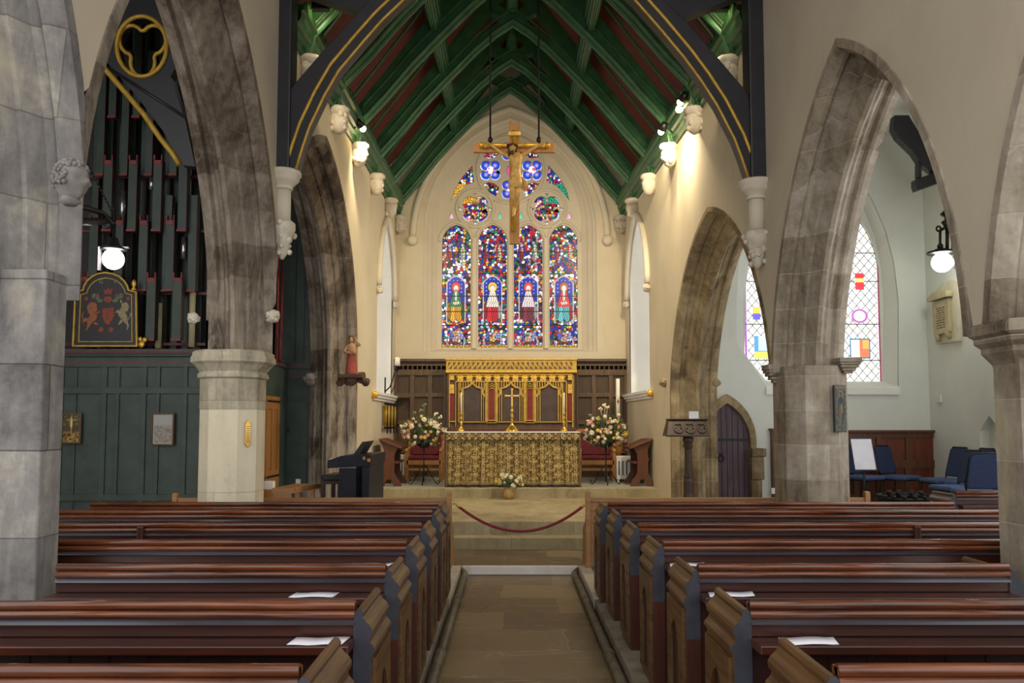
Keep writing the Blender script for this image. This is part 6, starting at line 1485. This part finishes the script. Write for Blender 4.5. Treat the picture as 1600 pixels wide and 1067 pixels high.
# ---------------- votive candle stand
Y = 11.4; k = Y/1300; cx = X(1410); cz = Z(777); t = thing('votive_stand', 'round black iron candle stand with tiers of empty cups', 'candle stand', (cx, Y, CF))
r = 40*k
for rr, dz in ((1.0, .0), (.62, .05), (.97, -.10)):
    MB().tube([Vector((cx+r*rr*math.cos(TAU*j/28), Y+r*rr*.8*math.sin(TAU*j/28), cz+dz)) for j in range(28)], .022 if rr > .7 else .018, 8, close=True).build('iron_ring', 'iron', t)
mb = MB(); rows = [[Vector((cx+r*math.cos(TAU*j/28), Y+r*.8*math.sin(TAU*j/28), cz+dz)) for j in range(29)] for dz in (-.10, -.02)]; mb.strip(rows); mb.build('iron_band', 'iron', t, solid=.01)
for j in range(16): a = TAU*j/16; MB().lathe([(.012, -.01), (.035, .02), (.038, .05), (.03, .05)], (cx+r*math.cos(a), Y+r*.8*math.sin(a), cz), 8).build('candle_cup', 'iron', t)
for j in range(8): a = TAU*j/8; MB().lathe([(.012, -.01), (.033, .02), (.036, .045)], (cx+r*.62*math.cos(a), Y+r*.5*math.sin(a), cz+.05), 8).build('candle_cup', 'iron', t)
for j in range(4): a = TAU*j/4+.4; MB().tube([Vector((cx+r*.95*math.cos(a), Y+r*.76*math.sin(a), cz-.1)), Vector((cx+r*.8*math.cos(a), Y+r*.64*math.sin(a), CF))], .016, 6).build('leg', 'iron', t)
# ---------------- blue chairs
def chair_parts(t):
    z = 0
    MB().box(-.23, .23, -.24, .22, .41, .48).build('seat', 'blue_seat', t, bevel=.03)
    prof = [(-.20, 0), (.20, 0), (.22, .04), (.20, .40), (.16, .44), (-.16, .44), (-.20, .40), (-.22, .04)]
    fn = lambda a, b, d: Vector((a, .20+d+.10*b/.44, .50+b))
    MB().prism(prof, .0, .05, fn).build('backrest', 'navy_fabric', t, bevel=.02)
    MB().tube([fn(a, b, .025) for a, b in [(-.19, -.08), (-.225, .04), (-.205, .40), (-.16, .452), (.16, .452), (.205, .40), (.225, .04), (.19, -.08)]], .013, 8).build('back_frame', 'iron', t)
    for sx in (-1, 1):
        MB().tube([Vector((sx*.20, -.20, .41)), Vector((sx*.22, -.24, 0))], .012, 8).build('leg', 'iron', t); MB().tube([Vector((sx*.19, .21, .42)), Vector((sx*.21, .27, 0))], .012, 8).build('leg', 'iron', t)
    MB().tube([Vector((-.21, -.21, .405)), Vector((.21, -.21, .405)), Vector((.20, .2, .405)), Vector((-.20, .2, .405)), Vector((-.21, -.21, .405))], .011, 6).build('seat_frame', 'iron', t)
CH = [((5.25, 13.78), .45, 'navy blue stacking chair mostly hidden behind the pale pier'),
      ((5.82, 13.72), .5, 'navy blue stacking chair half hidden by the white music sheet'), ((6.40, 13.72), .55, 'navy blue stacking chair against the panelled dado, beyond the candle stand'),
      ((6.68, 12.95), -1.45, 'navy blue stacking chair by the chapel wall, its seat showing farthest from the camera'), ((6.75, 12.35), -1.5, 'navy blue stacking chair by the chapel wall, middle of its row'), ((6.80, 11.75), -1.5, 'navy blue stacking chair by the chapel wall, partly cut off by the outer pier'),
      ((5.98, 10.75), 3.05, 'navy blue stacking chair turned with its back to the camera'), ((6.08, 11.45), -1.4, 'navy blue stacking chair of which only a low seat shows beside the short dark pew')]
c0 = None
for (x, y), rz, lab in CH:
    if c0 is None:
        c0 = thing('stacking_chair', lab, 'chair', (0, 0, 0), 'navy blue stacking chairs in the chapel'); chair_parts(c0); c0.location = (x, y, CF); c0.rotation_euler.z = rz
    else: dup(c0, (x, y, CF), rz, lab)
# ---------------- short pew beside the outer pier
t = pew('pew', 'short dark pew end with pale-edged mouldings beside the outer grey pier', 9.05, 4.78, 5.72, -1)
# ================================================================== LIGHT
w = bpy.data.worlds.new('overcast_sky'); SC.world = w; w.use_nodes = True
bg = w.node_tree.nodes['Background']; bg.inputs[0].default_value = (1.0, .985, .97, 1); bg.inputs[1].default_value = 1.42
def lamp(name, typ, loc, power, col, size=.1, spot=None, target=None):
    l = bpy.data.lights.new(name, typ); l.energy = power; l.color = lin(col)
    if typ == 'AREA': l.size = size
    else: l.shadow_soft_size = size
    if spot: l.spot_size = spot; l.spot_blend = .8
    o = bpy.data.objects.new(name, l); COL.objects.link(o); o.location = loc
    if target is not None: o.rotation_euler = (Vector(target)-Vector(loc)).to_track_quat('-Z', 'Y').to_euler()
    return o
SPOT_W = 190
# roof spotlights
SP = [(567, 201, 12.95, 'small lit spotlight on the roof plate, organ side', (1.2, 16.5, 1.5)), (1063, 160, 12.0, 'upper lit spotlight of the close pair, chapel side', (-1.0, 17.0, 1.5)), (1061, 171, 12.28, 'lower lit spotlight of the close pair, chapel side', (1.0, 13.2, 1.0)), (1033, 206, 13.12, 'single lit spotlight nearer the window, chapel side', (.3, 17.5, 1.5))]
for i, (px, py, Y, lab, tg) in enumerate(SP):
    p = P(px, py, Y); t = thing('spotlight', lab, 'spotlight', p, 'roof spotlights'); d = (Vector(tg)-p).normalized()
    MB().ball(p, .05, 12).build('bulb', 'spot_light', t)
    s = -1 if px < 797 else 1
    MB().tube([p-d*.16, p-d*.03], [.05, .07], 12).build('housing', 'iron', t); MB().tube([p-d*.12, Vector((side_x(s, Y, -.05), Y, p.z-.06))], .012, 6).build('arm', 'iron', t)
    lamp('spot', 'SPOT', p+d*.08, SPOT_W, 'ffe9c4', .06, 2.5, tg)
for s in (-1, 1):  # unseen fill lights with invented housings, added to brighten the chancel
    q = Vector((side_x(s, 9.55, -.35), 9.62, 6.6)); t = thing('fill_light', 'unseen fill light added behind the black truss post, ' + ('organ side' if s < 0 else 'chapel side'), 'fill_light', q, 'added fill lights behind the truss')
    MB().box(q.x-.1, q.x+.1, 9.50, 9.60, q.z-.07, q.z+.07).build('housing', 'iron', t, bevel=.01); MB().box(q.x-.08, q.x+.08, 9.601, 9.606, q.z-.055, q.z+.055).build('lens', 'spot_light', t)
    MB().box(q.x-.02, q.x+.02, 9.33, 9.52, q.z-.02, q.z+.02).build('bracket', 'iron', t)
    lamp('fill_flood', 'SPOT', q+Vector((0, .02, 0)), 150, 'ffeccb', .08, 1.35, (-s*.6, 18, 2.2))
struct(MB().prism([(-3.4, 8.2), (.1, 10.8), (3.6, 8.2), (3.6, 8.4), (.1, 11), (-3.4, 8.4)], .6, 9.4, XZ(0)), 'ceiling_sky_blocker', 'oak_dark')  # unseen ceiling added to cut the sky light falling into the nave
lamp('globe_glow', 'POINT', LAMP_N, 10, 'fff6e0', .09)
lamp('globe_glow', 'POINT', LG, 90, 'f4fff0', .16)
SC.view_settings.view_transform = 'Standard'; SC.view_settings.look = 'None'; SC.view_settings.gamma = 1; SC.view_settings.use_curve_mapping = False
SC.view_settings.exposure = 0.48
SC.cycles.max_bounces = 8; SC.cycles.diffuse_bounces = 5; SC.cycles.glossy_bounces = 3; SC.cycles.transparent_max_bounces = 12
SC.cycles.use_denoising = True; SC.cycles.sample_clamp_indirect = 6
